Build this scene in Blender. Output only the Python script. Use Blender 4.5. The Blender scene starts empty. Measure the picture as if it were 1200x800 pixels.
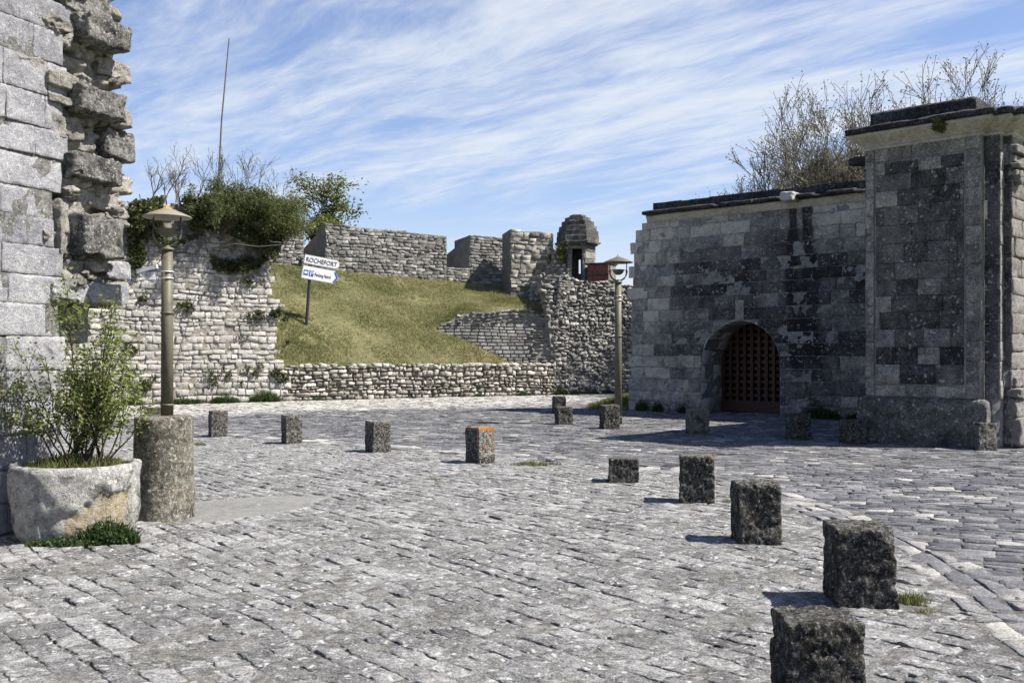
import bpy, math, random
import numpy as np
from mathutils import Vector, Matrix
random.seed(7)
R = np.random.RandomState(11)
SC = bpy.context.scene
COL = SC.collection
PI = math.pi
rad = math.radians
F = 1166.7; CX = 600.0; HY = 415.0; CAMZ = 1.5     # pinhole of the photograph, used to read real positions off it

def at(px, py, Y):
    return np.array([(px-CX)/F*Y, Y, CAMZ+(HY-py)/F*Y])
def gnd(px, py):
    return at(px, py, CAMZ*F/(py-HY))

# ------------------------------------------------------------------ noise
def _h(i, j, k, s):
    n = (i*374761393 + j*668265263 + k*2147483647 + s*1274126177) & 0xFFFFFFFF
    n = ((n ^ (n >> 13))*1274126177) & 0xFFFFFFFF
    n = ((n ^ (n >> 16))*668265263) & 0xFFFFFFFF
    return ((n ^ (n >> 15)) & 0xFFFFFF)/float(0xFFFFFF)
def vnoise(P, s=0):
    P = np.asarray(P, float); I = np.floor(P).astype(np.int64); f = P-I; f = f*f*(3-2*f)
    i, j, k = I[..., 0], I[..., 1], I[..., 2]
    out = 0
    for a in (0, 1):
        wa = f[..., 0] if a else 1-f[..., 0]
        for b in (0, 1):
            wb = f[..., 1] if b else 1-f[..., 1]
            for c in (0, 1):
                wc = f[..., 2] if c else 1-f[..., 2]
                out = out + wa*wb*wc*_h(i+a, j+b, k+c, s)
    return out*2-1
def fbm(P, s=0, o=3):
    P = np.asarray(P, float); r = 0; a = 1.0; t = 0
    for q in range(o):
        r = r + a*vnoise(P*(2.03**q)+q*17.3, s+q); t += a; a *= .52
    return r/t

def gz(x, y):
    x = np.asarray(x, float); y = np.asarray(y, float)
    P = np.stack([x*.35, y*.35, 0*x], -1)
    return fbm(P, 5, 2)*.022

# ------------------------------------------------------------------ mesh builder
class MB:
    def __init__(s):
        s.v = []; s.t = []; s.st = []; s.n = 0; s.loops = []; s.sizes = []; s.mi = []; s.sm = []
    def add(s, V, faces, tint=.5, stain=0., mi=0, sm=True):
        V = np.asarray(V, float).reshape(-1, 3); m = len(V)
        s.v.append(V)
        s.t.append(np.broadcast_to(np.asarray(tint, float), (m,)).copy())
        s.st.append(np.broadcast_to(np.asarray(stain, float), (m,)).copy())
        if isinstance(faces, np.ndarray):
            s.loops.append((faces+s.n).ravel()); s.sizes.append(np.full(len(faces), faces.shape[1]))
            s.mi.append(np.full(len(faces), mi)); s.sm.append(np.full(len(faces), sm))
        else:
            for f in faces:
                s.loops.append(np.array(f)+s.n); s.sizes.append(np.array([len(f)])); s.mi.append(np.array([mi])); s.sm.append(np.array([False]))
        s.n += m
    def build(s, name, mats, parent=None, smooth=True):
        me = bpy.data.meshes.new(name)
        V = np.concatenate(s.v); L = np.concatenate(s.loops).astype(np.int32); S = np.concatenate(s.sizes).astype(np.int32)
        me.vertices.add(len(V)); me.vertices.foreach_set('co', V.astype(np.float32).ravel())
        me.loops.add(len(L)); me.loops.foreach_set('vertex_index', L)
        me.polygons.add(len(S)); st = np.zeros(len(S), np.int32); st[1:] = np.cumsum(S)[:-1]
        me.polygons.foreach_set('loop_start', st)
        me.polygons.foreach_set('material_index', np.concatenate(s.mi).astype(np.int32))
        me.polygons.foreach_set('use_smooth', np.concatenate(s.sm) & bool(smooth))
        if not isinstance(mats, (list, tuple)): mats = [mats]
        for m in mats: me.materials.append(m)
        me.update(calc_edges=True); me.validate()
        for nm, arr in (('tint', s.t), ('stain', s.st)):
            a = me.attributes.new(nm, 'FLOAT', 'POINT'); a.data.foreach_set('value', np.concatenate(arr).astype(np.float32))
        o = bpy.data.objects.new(name, me); COL.objects.link(o)
        if parent is not None: o.parent = parent
        return o

def tag(o, label=None, cat=None, group=None, kind=None):
    if label: o['label'] = label
    if cat: o['category'] = cat
    if group: o['group'] = group
    if kind: o['kind'] = kind
    return o
def empty(name, loc=(0, 0, 0), rot=(0, 0, 0), label=None, cat=None, group=None):
    o = bpy.data.objects.new(name, None); COL.objects.link(o); o.location = loc; o.rotation_euler = rot
    o.empty_display_size = .2
    return tag(o, label, cat, group)

def planemap(O, U, V, N):
    O, U, V, N = [np.asarray(a, float) for a in (O, U, V, N)]
    return lambda u, v, n: O+u[..., None]*U+v[..., None]*V+n[..., None]*N

def grid_faces(nu, nv, count=1):
    i = np.arange(nu-1); j = np.arange(nv-1); I, J = np.meshgrid(i, j)
    a = (J*nu+I).ravel(); q = np.stack([a, a+1, a+1+nu, a+nu], -1)
    return (q[None]+(np.arange(count)*nu*nv)[:, None, None]).reshape(-1, 4)

def stones(mb, rects, mp, nu=6, nv=5, joint=.008, bevel=.02, depth=.05, bulge=.01, namp=.008, nfreq=6., off=.008,
           tilt=.01, rnd=1., wob=.006, warp=None, tint=None, stain=None, mi=0, seed=0, trange=(0, 1), post=None, scat=0., hf=.35):
    """individual dressed or rough stones laid in a face; rects = rows of u0,v0,u1,v1"""
    rects = np.asarray(rects, float)
    if len(rects) == 0: return
    rs = np.random.RandomState(seed+101); S = len(rects)
    u0, v0, u1, v1 = [rects[:, k][:, None, None] for k in range(4)]
    w = u1-u0; h = v1-v0
    bev = np.minimum(bevel, .3*np.minimum(w, h))
    three = nu >= 7 and nv >= 7
    if scat:
        sc_ = rs.uniform(-scat, scat, (2, S, 1, 1)); u0 = u0+sc_[0]*w; u1 = u1+sc_[0]*w; v0 = v0+sc_[1]*h; v1 = v1+sc_[1]*h
    def lev(a, n, size):
        i = np.arange(n)
        k0 = 2 if three else 1
        inner = (i-k0)/(n-1-2*k0)
        lo = joint; base = joint+bev
        pos = base+(size-2*base)*np.clip(inner, 0, 1).reshape((1, 1, n) if a else (1, n, 1))
        first = (i == 0).reshape((1, 1, n) if a else (1, n, 1)); last = (i == n-1).reshape((1, 1, n) if a else (1, n, 1))
        pos = np.where(first, lo, pos); pos = np.where(last, size-lo, pos)
        if three:
            f1 = (i == 1).reshape((1, 1, n) if a else (1, n, 1)); l1 = (i == n-2).reshape((1, 1, n) if a else (1, n, 1))
            pos = np.where(f1, lo+bev*.3, pos); pos = np.where(l1, size-lo-bev*.3, pos)
        return pos
    U = np.broadcast_to(lev(True, nu, w), (S, nv, nu)).copy(); V = np.broadcast_to(lev(False, nv, h), (S, nv, nu)).copy()
    s = U/w; t = V/h
    ring0 = np.zeros((nv, nu), bool); ring0[0] = ring0[-1] = True; ring0[:, 0] = ring0[:, -1] = True
    ring1 = np.zeros((nv, nu), bool); ring1[1, 1:-1] = ring1[-2, 1:-1] = True; ring1[1:-1, 1] = ring1[1:-1, -2] = True
    cn = np.zeros((nv, nu)); 
    for a in (0, -1):
        for b in (0, -1): cn[a, b] = .9; 
    for a in (1, -2):
        for b in (1, -2): cn[a, b] = .6
    U += (w/2-U)/(w/2)*bev*cn*rnd; V += (h/2-V)/(h/2)*bev*cn*rnd
    # irregular outline
    jit = rs.uniform(-1, 1, (2, S, nv, nu))*wob; 
    U += jit[0]*(ring0 | ring1); V += jit[1]*(ring0 | ring1)
    n = bulge*(1-(2*s-1)**2)*(1-(2*t-1)**2)*1.6
    n = n-ring1*bev*(.5 if three else .35)
    n = n+rs.uniform(-off, off, (S, 1, 1))+rs.uniform(-tilt, tilt, (S, 1, 1))*(s-.5)+rs.uniform(-tilt, tilt, (S, 1, 1))*(t-.5)
    U = U+u0; V = V+v0
    if post is not None: U, V = post(U, V)
    if warp is not None: U, V = warp(U, V)
    P = mp(U, V, n*0)
    nz = fbm(P*nfreq+R.uniform(0, 9), seed, 3)+hf*fbm(P*nfreq*4.3, seed+7, 2)
    n = np.where(ring0, -depth, n+nz*namp*2)
    P = mp(U, V, n)
    tv = rs.uniform(trange[0], trange[1], (S, 1, 1)) if tint is None else np.asarray(tint(u0+w/2, v0+h/2, rs.uniform(0, 1, (S, 1, 1))))
    T = np.broadcast_to(tv, (S, nv, nu)).ravel()
    ST = 0. if stain is None else stain(U, V).ravel()
    mb.add(P.reshape(-1, 3), grid_faces(nu, nv, S), T, ST, mi, three)

def courses(u0, u1, v0, v1, hr, lr, seed=0, ragged=0.):
    rs = np.random.RandomState(seed); out = []; v = v0
    while v < v1-1e-3:
        h = rs.uniform(*hr)
        if v+h > v1-.4*hr[0]: h = v1-v
        u = u0-rs.uniform(0, lr[1])
        while u < u1:
            l = rs.uniform(*lr)
            a, b = max(u, u0-ragged*rs.rand()), min(u+l, u1+ragged*rs.rand())
            if b-a > .12*lr[0]+.02: out.append((a, v, b, v+h))
            u += l
        v += h
    return np.array(out)

def inpoly(px, py, poly):
    px = np.asarray(px, float); py = np.asarray(py, float); r = np.zeros(px.shape, bool); n = len(poly)
    for i in range(n):
        x1, y1 = poly[i]; x2, y2 = poly[(i+1) % n]
        c = ((y1 > py) != (y2 > py))
        with np.errstate(divide='ignore', invalid='ignore'):
            xi = (x2-x1)*(py-y1)/((y2-y1) if y2 != y1 else 1e-9)+x1
        r ^= c & (px < xi)
    return r

def prism(mb, poly, mp, n0, n1, tint=.4, mi=0, stain=0.):
    """closed slab: outline poly in (u,v), from depth n0 (front) back to n1"""
    p = np.array(poly, float); k = len(p)
    area = 0.5*np.sum(p[:, 0]*np.roll(p[:, 1], -1)-np.roll(p[:, 0], -1)*p[:, 1])
    if area < 0: p = p[::-1]
    A = mp(p[:, 0], p[:, 1], np.full(k, n0)); B = mp(p[:, 0], p[:, 1], np.full(k, n1))
    mb.add(np.concatenate([A, B]), [list(range(k)), list(range(2*k-1, k-1, -1))]+[[i+k, (i+1) % k+k, (i+1) % k, i] for i in range(k)], tint, stain, mi)

def box(mb, c, s, rz=0, tint=.5, mi=0, rot=None):
    c = np.array(c, float); s = np.array(s, float)/2
    V = np.array([[x, y, z] for z in (-1, 1) for y in (-1, 1) for x in (-1, 1)], float)*s
    M = np.array(Matrix.Rotation(rz, 3, 'Z')) if rot is None else np.array(rot)
    V = V@M.T+c
    mb.add(V, [[0, 2, 3, 1], [4, 5, 7, 6], [0, 1, 5, 4], [2, 6, 7, 3], [0, 4, 6, 2], [1, 3, 7, 5]], tint, 0., mi)

def tube(mb, pts, rr, k=6, tint=.5, mi=0, cap=True):
    pts = np.asarray(pts, float); m = len(pts); rr = np.broadcast_to(np.asarray(rr, float), (m,))
    d = np.gradient(pts, axis=0); d /= np.linalg.norm(d, axis=1)[:, None]+1e-9
    ref = np.where(np.abs(d[:, 2:3]) > .9, np.array([[1., 0, 0]]), np.array([[0, 0, 1.]]))
    a = np.cross(d, ref); a /= np.linalg.norm(a, axis=1)[:, None]+1e-9; b = np.cross(d, a)
    th = np.arange(k)/k*2*PI
    V = pts[:, None]+rr[:, None, None]*(a[:, None]*np.cos(th)[None, :, None]+b[:, None]*np.sin(th)[None, :, None])
    i = np.arange(m-1)[:, None]*k; j = np.arange(k)[None]; j2 = (j+1) % k
    q = np.stack([i+j, i+k+j, i+k+j2, i+j2], -1).reshape(-1, 4)
    mb.add(V.reshape(-1, 3), q, tint, 0., mi)
    if cap:
        mb.add(V[0], [list(range(k))], tint, 0., mi); mb.add(V[-1], [list(range(k))[::-1]], tint, 0., mi)

def lathe(mb, prof, c=(0, 0, 0), k=32, tint=.5, mi=0, noise=0., nf=5., stain=None, seed=0):
    """prof = rows of r,z from bottom (or inside) to top"""
    prof = np.asarray(prof, float); th = np.arange(k)/k*2*PI; m = len(prof)
    V = np.stack([prof[:, 0:1]*np.cos(th), prof[:, 0:1]*np.sin(th), np.repeat(prof[:, 1:2], k, 1)], -1)
    if noise:
        n = fbm(V*nf+seed*3.1, seed, 4)*noise; r = np.linalg.norm(V[..., :2], axis=-1, keepdims=True)+1e-6
        V[..., :2] *= 1+n[..., None]/np.maximum(r, .03); V[..., 2] += n*.5*(V[..., 2] > .02)
    i = np.arange(m-1)[:, None]*k; j = np.arange(k)[None]; j2 = (j+1) % k
    q = np.stack([i+j, i+j2, i+k+j2, i+k+j], -1).reshape(-1, 4)
    mb.add(V.reshape(-1, 3)+np.array(c), q, tint, 0. if stain is None else stain(V).ravel(), mi)

# ------------------------------------------------------------------ materials
class NT:
    def __init__(s, name):
        s.m = bpy.data.materials.new(name); s.m.use_nodes = True; s.t = s.m.node_tree; s.t.nodes.clear()
        s.out = s.t.nodes.new('ShaderNodeOutputMaterial')
        s.tc = s.n('TexCoord').outputs['Object']
    def n(s, ty, **kw):
        nd = s.t.nodes.new('ShaderNode'+ty)
        for k, v in kw.items(): setattr(nd, k, v)
        return nd
    def L(s, a, b):
        if hasattr(a, 'links') or hasattr(a, 'is_linked'): s.t.links.new(a, b)
        else: b.default_value = a
    def noise(s, scale, detail=5, rough=.6, vec=None, dist=0.):
        nd = s.n('TexNoise'); nd.inputs['Scale'].default_value = scale; nd.inputs['Detail'].default_value = detail
        nd.inputs['Roughness'].default_value = rough; nd.inputs['Distortion'].default_value = dist
        s.t.links.new(vec if vec is not None else s.tc, nd.inputs['Vector']); return nd.outputs['Fac']
    def vor(s, scale, out='Distance', feature='F1', vec=None):
        nd = s.n('TexVoronoi', feature=feature); nd.inputs['Scale'].default_value = scale
        s.t.links.new(vec if vec is not None else s.tc, nd.inputs['Vector']); return nd.outputs[out]
    def math(s, op, a, b=0., c=0., clamp=False):
        nd = s.n('Math', operation=op, use_clamp=clamp); s.L(a, nd.inputs[0]); s.L(b, nd.inputs[1]); s.L(c, nd.inputs[2]); return nd.outputs[0]
    def step(s, x, lo, hi):
        nd = s.n('MapRange', interpolation_type='SMOOTHSTEP'); s.L(x, nd.inputs[0]); nd.inputs[1].default_value = lo; nd.inputs[2].default_value = hi
        nd.inputs[3].default_value = 0; nd.inputs[4].default_value = 1; return nd.outputs[0]
    def mix(s, f, a, b, bt='MIX'):
        nd = s.n('Mix', data_type='RGBA', blend_type=bt); s.L(f, nd.inputs[0]); 
        for v, i in ((a, 6), (b, 7)):
            if isinstance(v, (tuple, list)): nd.inputs[i].default_value = (*v, 1) if len(v) == 3 else v
            else: s.t.links.new(v, nd.inputs[i])
        return nd.outputs[2]
    def ramp(s, x, stops):
        nd = s.n('ValToRGB'); r = nd.color_ramp
        while len(r.elements) < len(stops): r.elements.new(.5)
        for e, (p, c) in zip(r.elements, stops): e.position = p; e.color = (*c, 1)
        s.L(x, nd.inputs[0]); return nd.outputs[0]
    def attr(s, name):
        nd = s.n('Attribute', attribute_name=name); return nd.outputs['Fac']
    def bump(s, h, strength=.4, dist=.02, normal=None):
        nd = s.n('Bump'); nd.inputs['Strength'].default_value = strength; nd.inputs['Distance'].default_value = dist
        s.t.links.new(h, nd.inputs['Height'])
        if normal is not None: s.t.links.new(normal, nd.inputs['Normal'])
        return nd.outputs[0]
    def done(s, col, rough=.9, bump=None, spec=.2, metal=0., transl=None):
        p = s.n('BsdfPrincipled')
        if isinstance(col, tuple): p.inputs['Base Color'].default_value = (*col, 1)
        else: s.t.links.new(col, p.inputs['Base Color'])
        s.L(rough, p.inputs['Roughness']); p.inputs['Specular IOR Level'].default_value = spec; p.inputs['Metallic'].default_value = metal
        if bump is not None: s.t.links.new(bump, p.inputs['Normal'])
        res = p.outputs[0]
        if transl is not None:
            tr = s.n('BsdfTranslucent'); 
            if isinstance(col, tuple): tr.inputs[0].default_value = (*col, 1)
            else: s.t.links.new(col, tr.inputs[0])
            mx = s.n('MixShader'); mx.inputs[0].default_value = transl
            s.t.links.new(res, mx.inputs[1]); s.t.links.new(tr.outputs[0], mx.inputs[2]); res = mx.outputs[0]
        s.t.links.new(res, s.out.inputs[0]); return s.m

def stone_mat(name, dark, mid, light, scale=1., tw=.6, black=.0, white=.0, orange=.0, moss=0., bump=.5, bdist=.02, stained=(.03, .03, .035),
              whitec=(.62, .61, .58), pits=.5, spot=1., grain=.8, soft=0.):
    m = NT(name); t = m.attr('tint'); st = m.attr('stain')
    exp = lambda n_, k_: m.math('ADD', m.math('MULTIPLY', m.math('SUBTRACT', n_, .5), k_), .5)
    nA = exp(m.noise(1.1*scale, 4, .6), 1.5); nB = exp(m.noise(9*scale, 9, .72, dist=.3), 2.); nC = exp(m.noise(60*scale, 6, .7), 1.7)
    x = m.math('ADD', m.math('MULTIPLY', t, tw), m.math('MULTIPLY', nB, 1-tw))
    x = m.math('ADD', x, m.math('MULTIPLY', m.math('SUBTRACT', nA, .5), .55))
    x = m.math('ADD', x, m.math('MULTIPLY', m.math('SUBTRACT', nC, .5), grain))
    col = m.ramp(x, [(.1, dark), (.5, mid), (.9, light)])
    # weathering crust, following noise and the stain attribute
    bx = m.math('ADD', m.noise(3.2*scale, 9, .72, dist=.6), m.math('MULTIPLY', st, .55))
    bm = m.step(bx, .72-black*.3-soft, .84-black*.3+soft)
    bf = m.math('MULTIPLY', bm, .85)
    col = m.mix(bf, col, stained)
    if white:
        nv_ = m.n('TexNoise'); nv_.inputs['Scale'].default_value = 22*scale*spot; nv_.inputs['Detail'].default_value = 4; m.t.links.new(m.tc, nv_.inputs['Vector'])
        dv = m.n('VectorMath', operation='MULTIPLY_ADD'); m.t.links.new(nv_.outputs['Color'], dv.inputs[0]); dv.inputs[1].default_value = (.09/scale/spot,)*3; m.t.links.new(m.tc, dv.inputs[2])
        vd = m.vor(26*scale*spot, vec=dv.outputs[0]); vd2 = m.vor(70*scale*spot, vec=dv.outputs[0])
        wm = m.math('MULTIPLY', m.step(m.math('ADD', vd, m.math('MULTIPLY', nC, .5)), .56, .44), m.step(m.noise(5*scale, 5, .7), .56-white*.2, .66-white*.2))
        wm2 = m.math('MULTIPLY', m.step(m.math('ADD', vd2, m.math('MULTIPLY', nB, .5)), .50, .40), m.math('MULTIPLY', .6, m.step(m.noise(9*scale, 4, .7), .57-white*.15, .70-white*.15)))
        wb = m.math('MULTIPLY', m.step(m.math('ADD', m.noise(13*scale, 9, .78, dist=.6), m.math('MULTIPLY', m.math('MAXIMUM', m.math('MULTIPLY', st, -1), 0.), .12)), .66-white*.10, .72-white*.10), .75)
        wf = m.math('MULTIPLY', m.math('MAXIMUM', m.math('MAXIMUM', wm, wm2), wb), min(1., .4+white*.6))
        col = m.mix(wf, col, whitec)
    if orange:
        ox = m.math('ADD', m.noise(8*scale, 6, .75, dist=.5), m.math('MULTIPLY', m.math('MAXIMUM', m.math('MULTIPLY', st, -1), 0.), .30))
        of = m.math('MULTIPLY', m.step(ox, .80-orange*.17, .84-orange*.17), .9)
        col = m.mix(of, col, (.42, .17, .03))
    if moss:
        col = m.mix(m.math('MULTIPLY', m.step(m.noise(2.3*scale, 7, .7), .66-moss*.2, .8-moss*.2), .8), col, (.07, .085, .03))
    h = m.math('ADD', m.math('MULTIPLY', nB, .7), m.math('MULTIPLY', nC, .4))
    if pits:
        pv = m.step(m.math('ADD', m.vor(38*scale), m.math('MULTIPLY', nB, .4)), .2, .5)
        h = m.math('ADD', h, m.math('MULTIPLY', pv, pits*.5))
    return m.done(col, .93, m.bump(h, bump, bdist), .15)

def plain(name, col, rough=.6, metal=0., bump=0., vary=.25, scale=12., spec=.4, dirt=None):
    m = NT(name); n = m.noise(scale, 6, .65)
    c = m.mix(m.math('MULTIPLY', n, 1.), tuple(x*(1-vary) for x in col), tuple(min(1, x*(1+vary)) for x in col))
    if dirt: c = m.mix(m.math('MULTIPLY', m.step(m.noise(scale*.6, 7, .75), .5, .65), .8), c, dirt)
    return m.done(c, rough, m.bump(n, bump, .01) if bump else None, spec, metal)

def leaf_mat(name, c0, c1, c2, transl=.35, rough=.6):
    m = NT(name); t = m.attr('tint'); c = m.ramp(t, [(0., c0), (.5, c1), (1., c2)])
    c = m.mix(.5, c, m.mix(m.noise(3., 3), tuple(x*.6 for x in c1), tuple(min(1, x*1.4) for x in c1)))
    return m.done(c, rough, None, .25, 0., transl)

M = {}
M['plaza'] = stone_mat('worn_paving_stone', (.055, .055, .054), (.182, .182, .180), (.37, .367, .355), 1.3, .30, black=.30, white=.85, bump=1., bdist=.022, stained=(.065, .064, .062), whitec=(.50, .495, .48), spot=.45, grain=1.2)
M['grit'] = stone_mat('sandy_joint_grit', (0.056, 0.054, 0.049), (0.174, 0.171, 0.159), (0.339, 0.332, 0.308), 1.8, .05, black=.34, white=.7, bump=1., bdist=.03, stained=(0.056, 0.054, 0.049), whitec=(0.451, 0.446, 0.431), moss=.05, spot=.5, grain=1.25)
M['road'] = stone_mat('blue_grey_sett', (0.043, 0.045, 0.052), (0.134, 0.135, 0.142), (0.428, 0.411, 0.368), 1.2, .75, black=.2, white=.25, bump=.9, bdist=.012, stained=(0.064, 0.062, 0.060), whitec=(0.353, 0.343, 0.310), spot=.5, grain=.8)
M['roadgrit'] = stone_mat('grey_joint_grit', (.035, .035, .033), (.10, .098, .092), (.21, .205, .195), 2., .1, black=.3, white=.3, bump=.9, bdist=.015, stained=(.05, .05, .046), whitec=(.28, .28, .265))
M['cement'] = stone_mat('pale_cement', (0.092, 0.091, 0.085), (0.154, 0.153, 0.145), (0.208, 0.206, 0.194), 1., .2, black=.15, white=.4, bump=.6, bdist=.01, stained=(0.077, 0.078, 0.074), whitec=(0.261, 0.261, 0.249))
M['ashlar'] = stone_mat('grey_lichened_ashlar', (0.130, 0.130, 0.140), (0.260, 0.260, 0.273), (0.456, 0.449, 0.436), 1.3, .4, black=.25, white=.5, orange=.1, bump=.9, bdist=.02, stained=(0.078, 0.078, 0.082), whitec=(0.547, 0.540, 0.521))
M['quoin'] = stone_mat('dark_crusted_quoin', (0.060, 0.060, 0.060), (0.188, 0.180, 0.168), (0.450, 0.435, 0.398), 1.4, .2, black=.55, white=.8, orange=.12, bump=1., bdist=.05, stained=(0.045, 0.045, 0.048), whitec=(0.540, 0.532, 0.495))
M['core'] = stone_mat('pale_rubble_core', (0.154, 0.140, 0.119), (0.350, 0.336, 0.294), (0.616, 0.588, 0.518), 1.3, .3, black=.3, white=.4, orange=.15, bump=1., bdist=.06, stained=(0.084, 0.084, 0.084), whitec=(0.630, 0.616, 0.560))
M['white'] = stone_mat('white_limestone', (0.191, 0.182, 0.158), (0.384, 0.369, 0.330), (0.575, 0.560, 0.518), .8, .5, black=.2, white=.2, bump=1., bdist=.05, stained=(0.096, 0.096, 0.086), moss=.2, whitec=(0.575, 0.566, 0.527))
M['whitemortar'] = stone_mat('brown_joint_mortar', (0.108, 0.096, 0.078), (0.216, 0.198, 0.162), (0.384, 0.360, 0.300), 1.2, .1, bump=.8)
M['dry'] = stone_mat('dry_laid_limestone', (0.139, 0.128, 0.101), (0.310, 0.288, 0.241), (0.556, 0.535, 0.471), 1., .7, black=.2, white=.3, bump=1., bdist=.04, stained=(0.075, 0.070, 0.059), moss=.15, whitec=(0.535, 0.525, 0.481))
M['fort'] = stone_mat('grey_fort_stone', (0.097, 0.095, 0.089), (0.214, 0.207, 0.192), (0.402, 0.389, 0.363), .9, .6, black=.28, white=.4, bump=1., bdist=.04, stained=(0.058, 0.058, 0.054), moss=.1, whitec=(0.467, 0.454, 0.415))
M['fortmortar'] = stone_mat('grey_fort_mortar', (0.076, 0.073, 0.065), (0.162, 0.153, 0.136), (0.289, 0.281, 0.246), 1., .1, bump=.9)
M['gate'] = stone_mat('blackened_gate_stone', (.020, .019, .020), (.145, .139, .130), (.52, .485, .41), .8, .66, black=.3, white=.5, bump=1., bdist=.025, stained=(.013, .013, .015), whitec=(.44, .43, .39), spot=.5, soft=.13)
M['reveal'] = stone_mat('pale_dressed_reveal', (0.189, 0.182, 0.169), (0.405, 0.392, 0.358), (0.621, 0.594, 0.540), .9, .4, black=.1, bump=.5, stained=(0.108, 0.108, 0.108))
M['gatemortar'] = stone_mat('gate_joint_mortar', (0.092, 0.092, 0.090), (0.198, 0.194, 0.185), (0.330, 0.323, 0.304), 1.2, .1, black=.3, bump=.6, stained=(0.026, 0.026, 0.026))
M['gatetrim'] = stone_mat('yellowed_cornice_stone', (0.149, 0.138, 0.115), (0.368, 0.351, 0.299), (0.552, 0.523, 0.460), 1.2, .4, black=.42, white=.1, bump=.8, stained=(0.057, 0.055, 0.052))
M['blackcap'] = stone_mat('black_crusted_coping', (.014, .015, .018), (.035, .035, .038), (.15, .15, .145), 1.4, .3, black=.3, white=.6, bump=1., bdist=.04, stained=(.012, .012, .013), whitec=(.3, .3, .29))
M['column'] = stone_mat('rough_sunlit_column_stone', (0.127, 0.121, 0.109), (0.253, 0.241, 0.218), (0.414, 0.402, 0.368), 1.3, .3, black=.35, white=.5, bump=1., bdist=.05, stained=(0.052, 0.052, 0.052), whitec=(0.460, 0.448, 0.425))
M['bollard'] = stone_mat('black_lichened_bollard_stone', (.014, .013, .012), (.055, .052, .046), (.24, .23, .205), 2.2, .1, black=.5, white=.95, orange=.2, bump=1., bdist=.04, stained=(.010, .010, .009), whitec=(.32, .315, .285), spot=.6, grain=1.1)
M['midbollard'] = stone_mat('speckled_bollard_stone', (0.019, 0.018, 0.016), (0.074, 0.070, 0.062), (0.326, 0.313, 0.278), 2.2, .1, black=.5, white=.95, orange=.26, bump=1., bdist=.04, stained=(0.014, 0.014, 0.012), whitec=(0.435, 0.428, 0.387), spot=.6, grain=1.1)
M['palebollard'] = stone_mat('pale_bollard_stone', (0.075, 0.070, 0.059), (0.203, 0.192, 0.166), (0.362, 0.352, 0.309), 2.2, .2, black=.62, white=.6, orange=.24, bump=1., bdist=.04, stained=(0.032, 0.032, 0.030), whitec=(0.384, 0.378, 0.352))
M['planter'] = stone_mat('weathered_planter_stone', (.17, .165, .15), (.44, .43, .40), (.62, .60, .55), 1.3, .2, black=.55, white=.9, orange=.38, bump=1., bdist=.05, stained=(.085, .085, .085), whitec=(.68, .675, .65), spot=.5)
M['broken'] = stone_mat('bare_yellow_stone', (0.225, 0.174, 0.101), (0.450, 0.376, 0.252), (0.576, 0.523, 0.423), 1.6, .1, black=.25, white=.3, bump=1., bdist=.05, stained=(0.090, 0.083, 0.076))
M['pedestal'] = stone_mat('mossy_cast_stone', (.035, .033, .026), (.125, .117, .092), (.34, .32, .26), 1.8, .2, black=.6, white=.95, bump=1., bdist=.02, stained=(.024, .024, .020), moss=.4, whitec=(.40, .39, .34), spot=.6, grain=1.1)
M['brick'] = plain('red_brick', (.22, .06, .035), .9, bump=.5, vary=.4, scale=25, spec=.1)
M['olive'] = plain('olive_painted_metal', (.098, .093, .060), .55, vary=.3, scale=14, spec=.35, bump=.15, dirt=(.06, .055, .04))
M['cap'] = plain('grey_lamp_cap_metal', (0.192, 0.180, 0.136), .55, vary=.25, scale=14, dirt=(0.160, 0.128, 0.064))
M['rust'] = plain('rusty_orange', (.5, .2, .03), .85, vary=.35, scale=60)
M['band'] = plain('light_metal_band', (.5, .5, .49), .4, metal=.3, vary=.15)
M['darkmetal'] = plain('dark_metal', (.03, .03, .032), .45, vary=.3)
M['greybox'] = plain('pale_grey_housing', (.5, .51, .53), .5, vary=.2, scale=30, dirt=(.2, .2, .2))
M['signwhite'] = plain('white_sign_enamel', (.78, .78, .77), .4, vary=.05, scale=20)
M['signgrey'] = plain('grey_sign_edge', (.30, .30, .31), .5, vary=.1)
M['signblue'] = plain('blue_sign_enamel', (.02, .08, .5), .4, vary=.1)
M['ink'] = plain('black_lettering', (.03, .03, .035), .5, vary=.1)
M['gatewood'] = plain('dark_red_brown_wood', (.045, .017, .010), .6, bump=.3, vary=.5, scale=14, spec=.35)
M['void'] = plain('passage_shade_black', (.02, .019, .018), .95, vary=.3, scale=4)  # near-black colour stands in for the unlit depth of the passage
M['bark'] = plain('grey_brown_bark', (.13, .105, .08), .9, bump=.5, vary=.4, scale=20, spec=.1)
M['paletwig'] = plain('pale_grey_twig', (0.117, 0.104, 0.086), .9, vary=.35, scale=9, spec=.1)
M['darkstem'] = plain('dark_shrub_stem', (.06, .045, .03), .9, vary=.3, spec=.1)
M['soil'] = plain('dark_soil', (.06, .048, .035), .95, bump=.6, vary=.4, scale=25, spec=.1)
M['ivy'] = leaf_mat('dark_ivy_leaf', (.022, .028, .011), (.055, .065, .022), (.16, .17, .06))
M['feather'] = leaf_mat('feathery_green_foliage', (.03, .042, .013), (.075, .095, .030), (.20, .22, .075))
M['shrubleaf'] = leaf_mat('fresh_green_leaf', (.07, .10, .022), (.16, .20, .05), (.31, .33, .11), .4)
M['weed'] = leaf_mat('weed_leaf', (.018, .035, .010), (.040, .070, .018), (.10, .14, .04))
M['treeleaf'] = leaf_mat('olive_green_tree_leaf', (.06, .085, .02), (.12, .15, .035), (.24, .24, .07))
M['bud'] = leaf_mat('pale_bud', (.07, .07, .04), (.14, .14, .085), (.24, .23, .15))
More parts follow.
